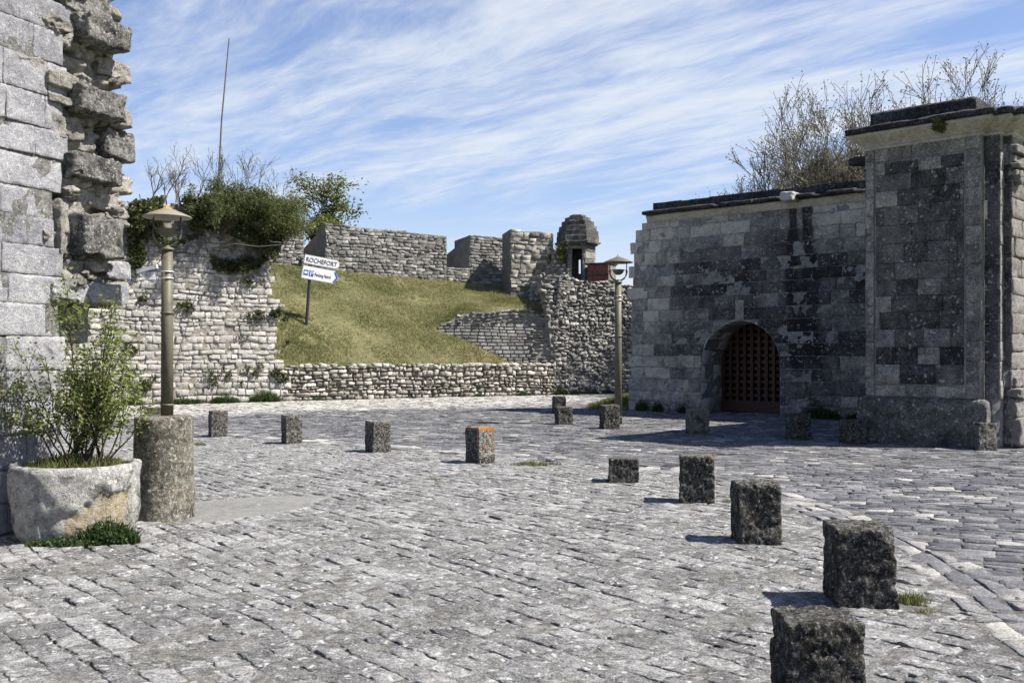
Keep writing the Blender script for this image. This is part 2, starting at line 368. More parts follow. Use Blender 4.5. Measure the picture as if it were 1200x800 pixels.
def grassmat():
    m = NT('dry_bank_grass'); t = m.attr('tint'); c = m.ramp(t, [(0., (.10, .12, .04)), (.35, (.21, .215, .09)), (.75, (.36, .33, .17)), (1., (.48, .44, .28))])
    return m.done(c, .8, None, .1, 0., .3)
M['grass'] = grassmat()
def soilbank():
    m = NT('grassy_earth'); n = m.noise(.5, 6, .6); n2 = m.noise(6., 6, .7)
    c = m.ramp(m.math('ADD', m.math('MULTIPLY', n, .5), m.math('MULTIPLY', n2, .5)), [(.35, (.06, .065, .028)), (.5, (.11, .105, .052)), (.65, (.17, .155, .085))])
    return m.done(c, .95, m.bump(n2, .8, .06), .05)
M['bank'] = soilbank()
def farground():
    m = NT('distant_meadow_ground'); n = m.noise(.05, 6, .6)
    return m.done(m.ramp(n, [(.35, (.07, .10, .03)), (.65, (.16, .16, .07))]), .95, None, .05)
M['far'] = farground()

# ------------------------------------------------------------------ camera, light, sky
cam = bpy.data.cameras.new('camera'); co = bpy.data.objects.new('camera', cam); COL.objects.link(co)
co.location = (0, 0, CAMZ); co.rotation_euler = (rad(90), 0, 0); cam.lens = 35.0; cam.sensor_width = 36.0
cam.shift_y = (HY-400)/1200.; cam.clip_end = 3000; cam.clip_start = .05
SC.camera = co
SUN_EL = 51.; SUN_AZ = -9.      # azimuth of the sun direction from +X towards the camera side
sd = Vector((math.cos(rad(SUN_EL))*math.cos(rad(SUN_AZ)), math.cos(rad(SUN_EL))*math.sin(rad(SUN_AZ)), math.sin(rad(SUN_EL))))
sl = bpy.data.lights.new('sun', 'SUN'); sl.energy = 5.0; sl.angle = rad(.53); sl.color = (1., .95, .875)
so = bpy.data.objects.new('sun', sl); COL.objects.link(so); so.rotation_euler = sd.to_track_quat('Z', 'Y').to_euler(); so.location = (20, -3, 25)
W = bpy.data.worlds.new('World'); SC.world = W; W.use_nodes = True
def world():
    t = W.node_tree; t.nodes.clear(); N = t.nodes.new; L = t.links.new
    sky = N('ShaderNodeTexSky'); sky.sky_type = 'NISHITA'; sky.sun_disc = False; sky.sun_elevation = rad(SUN_EL); sky.sun_rotation = rad(90-SUN_AZ)
    sky.air_density = 1.0; sky.dust_density = .6; sky.ozone_density = 2.2
    b1 = N('ShaderNodeBackground'); b1.inputs[1].default_value = .075
    hs = N('ShaderNodeHueSaturation'); hs.inputs['Saturation'].default_value = 1.07; L(sky.outputs[0], hs.inputs['Color'])
    ml2 = N('ShaderNodeMix'); ml2.data_type = 'RGBA'; ml2.blend_type = 'MULTIPLY'; ml2.inputs[0].default_value = 1; L(hs.outputs[0], ml2.inputs[6]); ml2.inputs[7].default_value = (1.1, .96, 1.02, 1); L(ml2.outputs[2], b1.inputs[0])
    tc = N('ShaderNodeTexCoord'); sp = N('ShaderNodeSeparateXYZ'); L(tc.outputs['Generated'], sp.inputs[0])
    def m(op, a, b=0., c=0., cl=False):
        n = N('ShaderNodeMath'); n.operation = op; n.use_clamp = cl
        for i, v in enumerate((a, b, c)):
            if isinstance(v, (int, float)): n.inputs[i].default_value = v
            else: L(v, n.inputs[i])
        return n.outputs[0]
    z = m('MAXIMUM', sp.outputs[2], .02); z = m('ADD', z, .06)
    qx = m('DIVIDE', sp.outputs[0], z); qy = m('DIVIDE', sp.outputs[1], z)
    a = rad(139)      # the way the cirrus streaks run over the ground
    u = m('ADD', m('MULTIPLY', qx, math.cos(a)), m('MULTIPLY', qy, math.sin(a)))
    v = m('SUBTRACT', m('MULTIPLY', qy, math.cos(a)), m('MULTIPLY', qx, math.sin(a)))
    def nz(uu, vv, su, sv, det, ro, di=0., w=0.):
        c = N('ShaderNodeCombineXYZ'); L(m('MULTIPLY', uu, su), c.inputs[0]); L(m('MULTIPLY', vv, sv), c.inputs[1]); c.inputs[2].default_value = w
        n = N('ShaderNodeTexNoise'); n.inputs['Scale'].default_value = 1; n.inputs['Detail'].default_value = det; n.inputs['Roughness'].default_value = ro
        n.inputs['Distortion'].default_value = di; L(c.outputs[0], n.inputs['Vector']); return n.outputs['Fac']
    wv = nz(u, v, .35, .5, 4, .55, 0., 3.)
    v2 = m('ADD', v, m('MULTIPLY', m('SUBTRACT', wv, .5), .8))
    s1 = nz(u, v2, .40, 2.0, 9, .6, .0, 1.)
    s2 = nz(m('ADD', u, m('MULTIPLY', v, .8)), v2, 1.9, 5.2, 9, .66, .25, 5.)
    big = nz(qx, qy, .22, .28, 3, .5, .4, 9.3)
    x = m('ADD', m('ADD', m('MULTIPLY', s1, .45), m('MULTIPLY', s2, .50)), m('MULTIPLY', big, .75))
    mr = N('ShaderNodeMapRange'); mr.interpolation_type = 'SMOOTHSTEP'; L(x, mr.inputs[0]); mr.inputs[1].default_value = .825; mr.inputs[2].default_value = 1.10
    fade = N('ShaderNodeMapRange'); fade.interpolation_type = 'SMOOTHSTEP'; L(sp.outputs[2], fade.inputs[0]); fade.inputs[1].default_value = .06; fade.inputs[2].default_value = .16
    over = N('ShaderNodeMapRange'); over.interpolation_type = 'SMOOTHSTEP'; L(sp.outputs[2], over.inputs[0]); over.inputs[1].default_value = .75; over.inputs[2].default_value = .42
    fac = m('MULTIPLY', m('MULTIPLY', m('MULTIPLY', mr.outputs[0], over.outputs[0]), .86), m('ADD', m('MULTIPLY', fade.outputs[0], .9), .1))
    b2 = N('ShaderNodeBackground'); b2.inputs[0].default_value = (.86, .92, 1., 1); b2.inputs[1].default_value = .43
    mx = N('ShaderNodeMixShader'); L(fac, mx.inputs[0]); L(b1.outputs[0], mx.inputs[1]); L(b2.outputs[0], mx.inputs[2])
    o = N('ShaderNodeOutputWorld'); L(mx.outputs[0], o.inputs[0])
world()
vs = SC.view_settings; vs.view_transform = 'Standard'; vs.look = 'None'; vs.exposure = 1.15; vs.gamma = 1.; vs.use_curve_mapping = False
SC.render.engine = 'CYCLES'; SC.cycles.use_denoising = True; SC.cycles.max_bounces = 5; SC.cycles.use_adaptive_sampling = True; SC.cycles.adaptive_threshold = .02

# ------------------------------------------------------------------ ground
def sheet(name, x0, x1, y0, y1, z, step, mat, und=True, kind='structure', amp=0., af=3., mask=None):
    nx = int((x1-x0)/step)+2; ny = int((y1-y0)/step)+2
    X, Y = np.meshgrid(np.linspace(x0, x1, nx), np.linspace(y0, y1, ny)); Z = np.full(X.shape, z)
    if und: Z = Z+gz(X, Y)
    if amp: Z = Z+fbm(np.stack([X*af, Y*af, 0*X], -1), 3, 3)*amp
    fa = grid_faces(nx, ny)
    if mask is not None:
        cx = X.ravel()[fa].mean(1); cy = Y.ravel()[fa].mean(1); fa = fa[mask(cx, cy)]
    mb = MB(); mb.add(np.stack([X, Y, Z], -1).reshape(-1, 3), fa, .4); o = mb.build(name, mat); return tag(o, kind=kind)
mb = MB(); mb.add([[-900, -300, -.35], [900, -300, -.35], [900, 1800, -.35], [-900, 1800, -.35]], [[0, 1, 2, 3]]); tag(mb.build('ground', M['far']), kind='structure')

# edge between the worn plaza inside the bollards and the road of blue-grey setts
EDGE = [(2.9, -4), (2.75, 3.), (2.68, 5.2), (2.95, 6.4), (3.05, 7.95), (2.95, 9.2), (2.82, 10.3), (2.45, 12.0), (1.55, 13.4), (.2, 14.6), (-1.9, 15.9), (-3.9, 17.4), (-6., 18.8), (-9.5, 20.5), (-16, 22.5), (-30, 24)]
PLZ = EDGE+[(-30, -4)]
def in_plaza(x, y): return inpoly(x, y, PLZ)
def edge_dist(x, y):
    d = np.full(np.shape(x), 1e9)
    for (a, b), (c, e) in zip(EDGE[:-1], EDGE[1:]):
        L2 = (c-a)**2+(e-b)**2; t = np.clip(((x-a)*(c-a)+(y-b)*(e-b))/L2, 0, 1)
        d = np.minimum(d, np.hypot(x-a-t*(c-a), y-b-t*(e-b)))
    return d
def infrus(x, y, mgn=2.2): return (y > 1.8) & (np.abs(x) < .525*y+mgn)

pm = MB()
sheet('plaza_bedding', -16, 5, 1.5, 24, -.0045, .045, M['grit'], amp=.015, af=7., mask=lambda x, y: in_plaza(x, y) & infrus(x, y))
def lay(mb, ang, u0, u1, v0, v1, hr, lr, keep, seed, nu, nv, lod, **kw):
    c, s = math.cos(ang), math.sin(ang)
    rc = courses(u0, u1, v0, v1, hr, lr, seed)
    uc = (rc[:, 0]+rc[:, 2])/2; vc = (rc[:, 1]+rc[:, 3])/2
    X = uc*c-vc*s; Y = uc*s+vc*c
    def mp(u, v, n):
        # gentle wander of the rows
        x = u*c-v*s; y = u*s+v*c
        P = np.stack([x*.5, y*.5, 0*x], -1); x = x+fbm(P, 21, 2)*.12; y = y+fbm(P+40, 22, 2)*.12
        return np.stack([x, y, n+gz(x, y)], -1)
    k = keep(X, Y)
    rc = rc[k]; Y = Y[k]
    for (a, b, n1, n2) in lod:
        q = (Y >= a) & (Y < b)
        if q.any(): stones(mb, rc[q], mp, nu=n1, nv=n2, seed=seed+n1, **kw)
_c = None
CEM = [(-3.2, 8.8), (-2.6, 9.05), (-2.0, 9.8), (-1.75, 10.5), (-2.5, 10.5), (-3.4, 10.1), (-3.7, 9.4)]
kp = lambda x, y: in_plaza(x, y) & (edge_dist(x, y) > .16) & infrus(x, y) & ~(inpoly(x, y, CEM) & (fbm(np.stack([x*3, y*3, 0*x], -1), 6, 3) > -.25))
lay(pm, rad(-50), -22, 6, -4, 28, (.125, .18), (.15, .31), kp, 3, 0, 0, [(0, 6.5, 14, 11), (6.5, 9, 11, 9), (9, 14, 8, 7), (14, 40, 6, 5)],
    joint=.004, bevel=.008, depth=.035, bulge=.001, namp=.007, nfreq=10., off=.0032, tilt=.009, rnd=1.9, wob=.011, scat=.06, hf=.6,
    tint=lambda u, v, r: r)
po = pm.build('plaza_paving', M['plaza']); tag(po, kind='structure')
# cement patch beside the pedestal
mb = MB(); pc = np.array(CEM); cc = pc.mean(0)
ring = []
for q in (0., .35, .7, .9, 1.05):
    for i in range(28):
        a = i/28*len(pc); k0 = int(a) % len(pc); f = a-int(a); p = pc[k0]*(1-f)+pc[(k0+1) % len(pc)]*f
        w = 1+.5*float(fbm([p[0]*3, p[1]*3, 0], 4, 3)); ring.append(cc+(p-cc)*q*w)
ring = np.array(ring); Z = gz(ring[:, 0], ring[:, 1])+.006+fbm(np.stack([ring[:, 0]*3, ring[:, 1]*3, ring[:, 0]*0], -1), 8, 3)*.006
Z[-28:] -= .022
fa = []
for q in range(4):
    for i in range(28): a = q*28+i; b = q*28+(i+1) % 28; fa.append([a+28, b+28, b, a] if True else 0)
fa = [f[::-1] for f in fa]
mb.add(np.column_stack([ring, Z]), fa, .6); tag(mb.build('cement_patch', M['cement']), kind='structure')

rm = MB()
sheet('road_bedding', -26, 30, 1.5, 48, -.006, .09, M['roadgrit'], amp=.008, af=5., mask=lambda x, y: infrus(x, y, 4) & ~(in_plaza(x, y) & (edge_dist(x, y) > .5)))
def roadtint(u, v, r):
    c, s_ = math.cos(rad(-24)), math.sin(rad(-24)); x = u*c-v*s_; y = u*s_+v*c
    dw = ((31.8-y)+(x+7.2)*.702)*.82; far = np.clip((6.5-dw+1.5*vnoise(np.stack([x*.4, y*.4, 0*x], -1), 4))/2., 0, 1)
    return np.where(r > .94, .72, .08+r*.50)*(1-far)+(.72+.3*r)*far
kr = lambda x, y: (~in_plaza(x, y)) & (edge_dist(x, y) > .30) & infrus(x, y, 1.6) & (y < 42) & (y-31.8 < (x+7.2)*.702+.4)
lay(rm, rad(-24), -34, 26, 0, 48, (.115, .165), (.16, .30), kr, 5, 0, 0, [(0, 13, 9, 7), (13, 60, 5, 4)],
    joint=.004, bevel=.007, depth=.03, bulge=.002, namp=.0025, nfreq=6., off=.0035, tilt=.010, rnd=1.8, wob=.009, scat=.05,
    tint=roadtint)
# border rows that follow the bollards
E = np.array(EDGE); seg = np.hypot(*np.diff(E, axis=0).T); cum = np.concatenate([[0], np.cumsum(seg)])
fine = np.linspace(0, cum[-1], 800); EX = np.interp(fine, cum, E[:, 0]); EY = np.interp(fine, cum, E[:, 1])
kk = np.ones(25)/25; 
def smooth(a): b = np.concatenate([np.full(12, a[0]), a, np.full(12, a[-1])]); return np.convolve(b, kk, 'valid')
EX, EY = smooth(EX), smooth(EY); TX = np.gradient(EX); TY = np.gradient(EY); tl = np.hypot(TX, TY); TX /= tl; TY /= tl
def edgemap(u, v, n):
    x = np.interp(u, fine, EX); y = np.interp(u, fine, EY); tx = np.interp(u, fine, TX); ty = np.interp(u, fine, TY)
    X = x+ty*v; Y = y-tx*v; return np.stack([X, Y, n+gz(X, Y)], -1)
rc = courses(4, 34, -.18, .32, (.15, .18), (.2, .42), 9)
stones(rm, rc, edgemap, nu=11, nv=8, joint=.004, bevel=.008, depth=.04, bulge=.002, namp=.005, nfreq=7, off=.006, tilt=.02, rnd=1.6, wob=.007, tint=lambda u, v, r: .25+.55*r, seed=14)
tag(rm.build('road_setts', M['road']), kind='structure')

# ------------------------------------------------------------------ walls
def facemap(P0, P1, batter=0.):
    P0 = np.array([*P0, 0.]) if len(P0) == 2 else np.array(P0, float); P1 = np.array([*P1, P0[2]]) if len(P1) == 2 else np.array(P1, float)
    d = P1-P0; L_ = np.linalg.norm(d); U = d/L_; N = np.cross(U, [0, 0, 1.]); N = N/np.linalg.norm(N)
    V = np.array([0, 0, 1.])*math.cos(batter)-N*math.sin(batter); N2 = np.cross(U, V)
    return planemap(P0, U, V, N2), U, V, N2, L_
def uv_of(px, py, P0, U, V, N):
    """where the photo's line of sight meets a wall plane, in wall coordinates"""
    P0 = np.array([P0[0], P0[1], P0[2] if len(P0) > 2 else 0.]); d = np.array([(px-CX)/F, 1., (HY-py)/F]); c = np.array([0, 0, CAMZ])
    t = np.dot(P0-c, N)/np.dot(d, N); q = c+d*t-P0; return (float(np.dot(q, U)), float(np.dot(q, V)))
def wallpoly(pts, P0, U, V, N): return [uv_of(x, y, P0, U, V, N) for x, y in pts]

# --- near ruined wall on the left
P0 = (-4.25-.395*3.2, 8.27-.92*3.2); P1 = (-4.25+.395*3, 8.27+.92*3)
mp, U, V, N, L_ = facemap(P0, P1); T = 5.9
q = lambda x, y: uv_of(x, y, P0, U, V, N)
ruin = empty('ruined_wall', (P0[0], P0[1], 0), label='tall broken ashlar wall with jagged toothed end at the left edge behind the planter', cat='wall')
mpl = planemap((0, 0, 0), U, V, N)
def local(mpf, O): return lambda u, v, n: mpf(u, v, n)-np.array([O[0], O[1], 0 if len(O) < 3 else O[2]])
mb = MB()
rc = courses(0, q(74, 300)[0], 0, T, (.24, .31), (.35, .85), 31)
# right-hand end of each course is ragged, as toothing
out = []
rs = np.random.RandomState(4); uend = q(74, 300)[0]
for r in rc:
    r = r.copy()
    if abs(r[2]-uend) < .02: r[2] += rs.choice([-.22, -.1, .05, .14, 0])*(1 if r[1] > 1.6 else .3)
    if r[2]-r[0] > .08: out.append(r)
stones(mb, out, mpl, nu=26, nv=14, joint=.002, bevel=.007, depth=.04, bulge=.0, namp=.007, nfreq=5, off=.010, tilt=.016, rnd=1.1, wob=.005,
       tint=lambda u, v, r: .2+.65*r, stain=lambda u, v: .35*np.clip(fbm(np.stack([u*1.2, v*.8, 0*u], -1), 2, 2), -1, 1), seed=2)
prism(mb, [(0, 0), (uend-.02, 0), (uend-.02, 1.5), (uend-.1, 2.6), (uend-.25, T), (0, T)], mpl, -.010, -1.2, .3, 1)
mb.build('ashlar_facing', [M['ashlar'], M['grit']], ruin)
# rubble core, visible where the facing has gone
mb = MB()
coreP = [(60, -60), (140, -60), (150, 10), (146, 60), (150, 110), (146, 150), (142, 200), (146, 250), (150, 300), (152, 340), (135, 352), (84, 356), (60, 356)]
cp = [q(*a) for a in coreP]
n1 = 150; n2 = 420; uu = np.linspace(q(50, 200)[0], q(160, 200)[0], n1); vv = np.linspace(q(100, 358)[1], T-.3, n2); UU, VV = np.meshgrid(uu, vv)
edge = q(138, 200)[0]+.09*fbm(np.stack([VV*3, 0*VV, 0*VV], -1), 6, 3)
UU2 = np.minimum(UU, edge)
P = np.stack([UU2*2.2, VV*3.4, 0*UU2], -1)
lump = np.abs(fbm(P, 12, 4)); nn = -.13+.26*lump+.09*fbm(P*4, 13, 4)-np.clip(UU-edge, 0, 1)*3.5
mb.add(mpl(UU2, VV, nn).reshape(-1, 3), grid_faces(n1, n2), (.5+.5*fbm(P*1.5, 3, 2)).ravel(), (.2*fbm(P, 5, 2)).ravel())
prism(mb, [(uend-.2, vv[0]), (q(126, 200)[0], vv[0]), (q(122, 200)[0], T-.4), (uend-.2, T-.4)], mpl, -.26, -1.15, .4)
# loose lumps in the core
ru = []
for k in range(90):
    a = rs.uniform(uend-.05, q(135, 200)[0]); b = rs.uniform(vv[0], T-.5); s_ = rs.uniform(.07, .2); ru.append((a, b, a+s_*rs.uniform(.9, 1.7), b+s_))
stones(mb, ru, planemap(-N*.0, U, V, N), nu=12, nv=11, joint=0, bevel=.03, depth=.2, bulge=.01, namp=.035, nfreq=9, off=.05, tilt=.09, rnd=1.2, wob=.014, seed=8, hf=.6)
mb.build('rubble_core', M['core'], ruin)
def rock(mb, u0, v0, u1, v1, n0, n1, seed, k=16, pw=7, amp=.018, tint=.4, mi=0, mpf=None, stain=0.):
    g = np.linspace(-1, 1, k); A, B = np.meshgrid(g, g); F_ = []
    for ax in range(3):
        for sg in (-1, 1):
            P = np.zeros((k, k, 3)); P[..., ax] = sg; P[..., (ax+1) % 3] = A if sg > 0 else B; P[..., (ax+2) % 3] = B if sg > 0 else A; F_.append(P.reshape(-1, 3))
    Q = np.concatenate(F_); r = (np.abs(Q)**pw).sum(1)**(-1./pw); Q = Q*r[:, None]
    c = np.array([(u0+u1)/2, (v0+v1)/2, (n0+n1)/2]); h = np.array([u1-u0, v1-v0, n1-n0])/2
    W_ = Q*h; f = 4.5; D = np.stack([fbm(W_*f+seed*7.7, seed, 5), fbm(W_*f+seed*3.3+50, seed+1, 5), fbm(W_*f+seed*5.1+90, seed+2, 5)], -1)
    W_ = W_+D*amp*2.2-Q*(np.clip(fbm(W_*9+seed, seed+4, 3)-.1, 0, 1)*amp*3)[:, None]+c+np.sign(Q)*0
    X = mpf(W_[:, 0], W_[:, 1], W_[:, 2]) if mpf else W_
    fq = grid_faces(k, k, 6); mb.add(X, fq, tint, stain(Q) if callable(stain) else stain, mi)
toothing = [((105, 12), (155, 63), .20, 'q'), ((98, 97), (154, 143), .18, 'q'), ((128, 148), (162, 191), .05, 'q'), ((88, 177), (144, 219), .13, 'q'), ((97, 250), (147, 304), .17, 'q'),
            ((120, 66), (156, 99), -.02, 'c'), ((96, 222), (152, 250), -.03, 'c'), ((62, 18), (104, 50), .03, 'c'), ((56, 78), (98, 108), .05, 'c'), ((60, 110), (92, 128), .04, 'c'),
            ((58, 130), (98, 168), .0, 'c'), ((70, 232), (100, 300), .02, 'c'), ((64, 326), (155, 357), .04, 'w'), ((132, 306), (156, 330), -.02, 'w'), ((74, 354), (128, 394), -.24, 'n'), ((84, 384), (120, 400), -.15, 'c'), ((80, 303), (120, 326), -.08, 'w'), ((75, 5), (135, -40), .05, 'q'), ((90, -90), (150, -45), .12, 'q'), ((20, 62), (62, 92), .0, 'c'), ((60, 185), (92, 222), 0., 'c')]
for i, (a, b, nn, ty) in enumerate(toothing):
    Pn = np.array([P0[0], P0[1], 0.])+N*max(nn, 0); mb = MB(); ua, va = uv_of(*a, Pn, U, V, N); ub, vb = uv_of(*b, Pn, U, V, N); v0_, v1_ = min(va, vb), max(va, vb)
    rock(mb, ua, v0_, ub, v1_, -.6 if ty == 'n' else -.4, nn, 30+i, k=46, pw=16, amp=.022, tint=.3+.4*rs.rand(), mpf=mpl, stain=.15)
    mb.build('toothing_stone', {'q': M['quoin'], 'c': M['core'], 'w': M['ashlar'], 'n': M['core']}[ty], ruin)

# --- ivy-covered white limestone wall
IA = (-17.0, 25.5); IB = (-7.35, 31.75)
mp, U, V, N, L_ = facemap(IA, IB); q = lambda x, y: uv_of(x, y, IA, U, V, N)
edgep = [q(x, y) for x, y in [(60, 476), (60, 248), (150, 240), (230, 240), (300, 262), (312, 296), (317, 300), (318, 350), (331, 352), (331, 364), (322, 366), (320, 400), (328, 425), (336, 445), (338, 472)]]
rc = courses(q(60, 470)[0], L_+.3, 0, 6.5, (.10, .22), (.14, .48), 44)
uc = (rc[:, 0]+rc[:, 2])/2; vc = (rc[:, 1]+rc[:, 3])/2; rc = rc[inpoly(uc, vc, edgep)]
holes = [q(278, 329), q(265, 386), q(276, 393), q(272, 393), q(306, 308)]
k = np.ones(len(rc), bool)
for h in holes: k &= ~((rc[:, 0] < h[0]) & (rc[:, 2] > h[0]) & (rc[:, 1] < h[1]) & (rc[:, 3] > h[1]) & (rc[:, 2]-rc[:, 0] < .55))
rc = rc[k]
wl = MB()
wobw = lambda u, v: (u+.05*fbm(np.stack([u*1.2, v*1.2, 0*u], -1), 31, 2), v+.07*fbm(np.stack([u*.5, v*1.2, 0*u+5], -1), 32, 2))
stones(wl, rc, mp, nu=8, nv=7, joint=.006, bevel=.014, depth=.14, bulge=.0, namp=.022, nfreq=4, off=.022, tilt=.04, rnd=1.4, wob=.017, warp=wobw, scat=.06,
       tint=lambda u, v, r: np.clip(.35+.6*r-.35*np.clip((v-3.6)/2., 0, 1), 0, 1), stain=lambda u, v: .55*np.clip((v-3.4+.8*fbm(np.stack([u, v*.7, 0*u], -1), 3, 3))/1.6, 0, 1), seed=41)
pp = [(u, v-.04) for u, v in edgep]; cxm = np.mean([p[0] for p in pp]);
prism(wl, [(u-.10 if u > L_-2.5 else u, v) for u, v in pp], mp, -.022, -1.2, .4, 1)
ivw = wl.build('ivy_topped_wall', [M['white'], M['whitemortar']])
tag(ivw, 'white coursed limestone wall with ivy hanging over its top behind the left lamp', 'wall')

# --- low dry rubble wall at the foot of the grass bank
LA = (-7.25, 31.85); LB = (1.62, 37.02)
mp, U, V, N, L_ = facemap(LA, LB); mb = MB()
rc = courses(-.15, L_, 0, 1.12, (.085, .17), (.11, .32), 51, .05)
wr = lambda u, v: (u+.04*fbm(np.stack([u*2, v*2, 0*u], -1), 33, 2), v*(1+.1*fbm(np.stack([u*.5, 0*u, 0*u], -1), 36, 2))+.06*fbm(np.stack([u*.8, v*2, 0*u+5], -1), 34, 2)*(v > .1))
stones(mb, rc, mp, nu=7, nv=7, joint=.010, bevel=.025, depth=.16, bulge=.012, namp=.03, nfreq=7, off=.04, tilt=.08, rnd=1.4, wob=.02, warp=wr, seed=51, scat=.16)
prism(mb, [(-.1, 0), (L_, 0), (L_, 1.02), (-.1, 1.02)], mp, -.09, -.5, .3, 1)
for k in range(70):   # loose coping stones
    u = rs.uniform(0, L_-.2); s_ = rs.uniform(.08, .16); rock(mb, u, 1.04, u+s_*rs.uniform(1.2, 2.2), 1.04+s_, -.35, rs.uniform(-.02, .06), 200+k, k=6, pw=4, amp=.02, tint=rs.rand(), mpf=mp)
tag(mb.build('low_rubble_wall', [M['dry'], M['whitemortar']]), 'low dry-laid wall of small pale stones along the foot of the grass bank', 'wall')

# --- grass bank
RL = [(-26, 33.5, 5.6), (-13.5, 37.8, 5.4), (-7.5, 40, 4.95), (-2.75, 42, 4.6), (-.1, 43.0, 4.4), (.3, 43.2, 4.35), (3, 43.5, 4.3)]   # foot of the ramparts
RX = np.array([r[0] for r in RL]); RY = np.array([r[1] for r in RL]); RZ = np.array([r[2] for r in RL])
def bank_z(x, y, n=True):
    x = np.asarray(x, float); y = np.asarray(y, float)
    ylo = 31.85+(x+7.25)*.5829+.25; yhi = np.interp(x, RX, RY)+.2; zhi = np.interp(x, RX, RZ)
    t = np.clip((y-ylo)/np.maximum(yhi-ylo, .5), 0, 1); tt = t+.10*np.sin(PI*t)
    z = 1.0+(zhi-1.0)*np.minimum(tt, 1)
    if n: z = z+.16*fbm(np.stack([x*.5, y*.5, 0*x], -1), 61, 3)*np.sin(PI*np.clip(t, 0, 1))+.05*fbm(np.stack([x*2.5, y*2.5, 0*x], -1), 62, 2)
    py_ = 37.1-(1.45-x)*.105+.30          # plane of the stone revetment
    w = np.clip((x+4.4)/1.6, 0, 1); w = w*w*(3-2*w); soft = .25+1.8*np.clip(-2.7-x, 0, 1)
    zb0 = np.interp(x, [-4.5, -3.6, -2.9, -2.45, -1.85, 1.4], [1.6, 2.0, 2.36, 2.60, 2.96, 2.98]); zbk = zb0+np.clip((y-py_)/np.maximum(yhi-py_, .5), 0, 1)*(zhi-zb0)
    b = np.clip((y-py_-.05)/soft, 0, 1); z = z+(np.maximum(z, zbk)-z)*w*b
    cap = 1.02+.50*np.maximum(0, .15-x)+2.*np.maximum(0, -3.0-x)
    fr = np.clip((py_+.1-y)/.2, 0, 1); z = z+(np.minimum(z, cap)-z)*fr
    return z
g = .12; nx = int(28/g); ny = int(21/g)
X, T_ = np.meshgrid(np.linspace(-22, 1.42, nx), np.linspace(0, 1, ny))
ylo = 31.85+(X+7.25)*.5829+.12; yhi = np.interp(X, RX, RY)+1.2; Y = ylo+(yhi-ylo)*T_
mb = MB(); mb.add(np.stack([X, Y, bank_z(X, Y)], -1).reshape(-1, 3), grid_faces(nx, ny)); tag(mb.build('grass_bank', M['bank']), kind='structure')
# level ground on top behind the parapet
mb = MB(); X, Y = np.meshgrid(np.linspace(-40, 30, 40), np.linspace(0, 1, 8)); yb = np.interp(X, [-40, -26, -13.5, -7.5, -2.75, 3, 9, 30], [30, 34.5, 38.8, 41, 43, 44.3, 46, 52])
zz = np.interp(X, [-40, -13.5, -2.75, 3, 30], [4.6, 4.7, 4.3, 4.2, 3.6]); Yq = yb+Y*45
mb.add(np.stack([X, Yq, zz+0*Y], -1).reshape(-1, 3), grid_faces(40, 8)); tag(mb.build('rampart_terrace', M['bank']), kind='structure')
# grass blades
def blades(name, P, hgt, wid, mat, tint, seed, spread=.06, lean=.5, per=4, kind='stuff', label=None, cat=None, group=None, parent=None):
    rs = np.random.RandomState(seed); n = len(P); P = np.repeat(P, per, 0); m = n*per
    a = rs.uniform(0, 2*PI, m); h = np.repeat(np.broadcast_to(hgt, (n,)), per)*rs.uniform(.5, 1.15, m)
    b = P+np.stack([np.cos(a), np.sin(a), 0*a], -1)*spread*rs.rand(m)[:, None]
    th = rs.uniform(0, 2*PI, m); wd = np.stack([np.cos(th), np.sin(th), 0*th], -1)*wid
    le = np.stack([np.cos(a), np.sin(a), 0*a], -1)*(h*lean*rs.rand(m))[:, None]
    mid = b+le*.35+np.array([0, 0, 1])*(h*.6)[:, None]; tip = b+le+np.array([0, 0, 1])*h[:, None]
    Vv = np.stack([b-wd, b+wd, mid+wd*.7, mid-wd*.7, tip], 1).reshape(-1, 3)
    i = (np.arange(m)*5)[:, None]; qd = i+np.array([[0, 1, 2, 3]]); tr = i+np.array([[3, 2, 4]])
    mb = MB(); tt = np.repeat(np.clip(np.repeat(np.broadcast_to(tint, (n,)), per)+rs.uniform(-.18, .18, m), 0, 1), 5)
    mb.add(Vv, qd, tt); mb.n -= len(Vv); mb.v.pop(); mb.t.pop(); mb.st.pop()
    mb.add(Vv, tr, tt)
    o = mb.build(name, mat, parent); return tag(o, label, cat, group, kind)
n = 70000; x = R.uniform(-13, 1.4, n); t = R.rand(n); ylo = 31.85+(x+7.25)*.5829+.25; yhi = np.interp(x, RX, RY); y = ylo+(yhi-ylo)*t
ok = (x < -6.5) & (y < 33) | (y > 0); z = bank_z(x, y)
py_ = 37.1-(1.45-x)*.105+.30; ok = ok & ~((y > py_-.12) & (x > -2.9) & (y < py_+.10)) & ~((y < py_+.2) & (x > .6))
P = np.stack([x, y, z-.01], -1)[ok]
tn = .52+.55*fbm(np.stack([P[:, 0]*.45, P[:, 1]*.45, 0*P[:, 0]], -1), 71, 3)+.25*fbm(np.stack([P[:, 0]*2.2, P[:, 1]*2.2, 0*P[:, 0]], -1), 72, 2)
tn = tn-.12*np.clip((P[:, 2]-2.2)/2.5, 0, 1)+.12*np.clip((2.4-P[:, 2]), 0, 1)
dn = fbm(np.stack([P[:, 0]*1.3, P[:, 1]*1.3, 0*P[:, 0]], -1), 75, 3); kp_ = (dn > -.30) | (R.rand(len(P)) > .75); P = P[kp_]; tn = tn[kp_]; hg = .07+.07*np.clip(fbm(P*.8, 73, 2), -1, 1)+.12*(R.rand(len(P)) > .985)
blades('bank_grass', P, hg, .008, M['grass'], tn, 5)

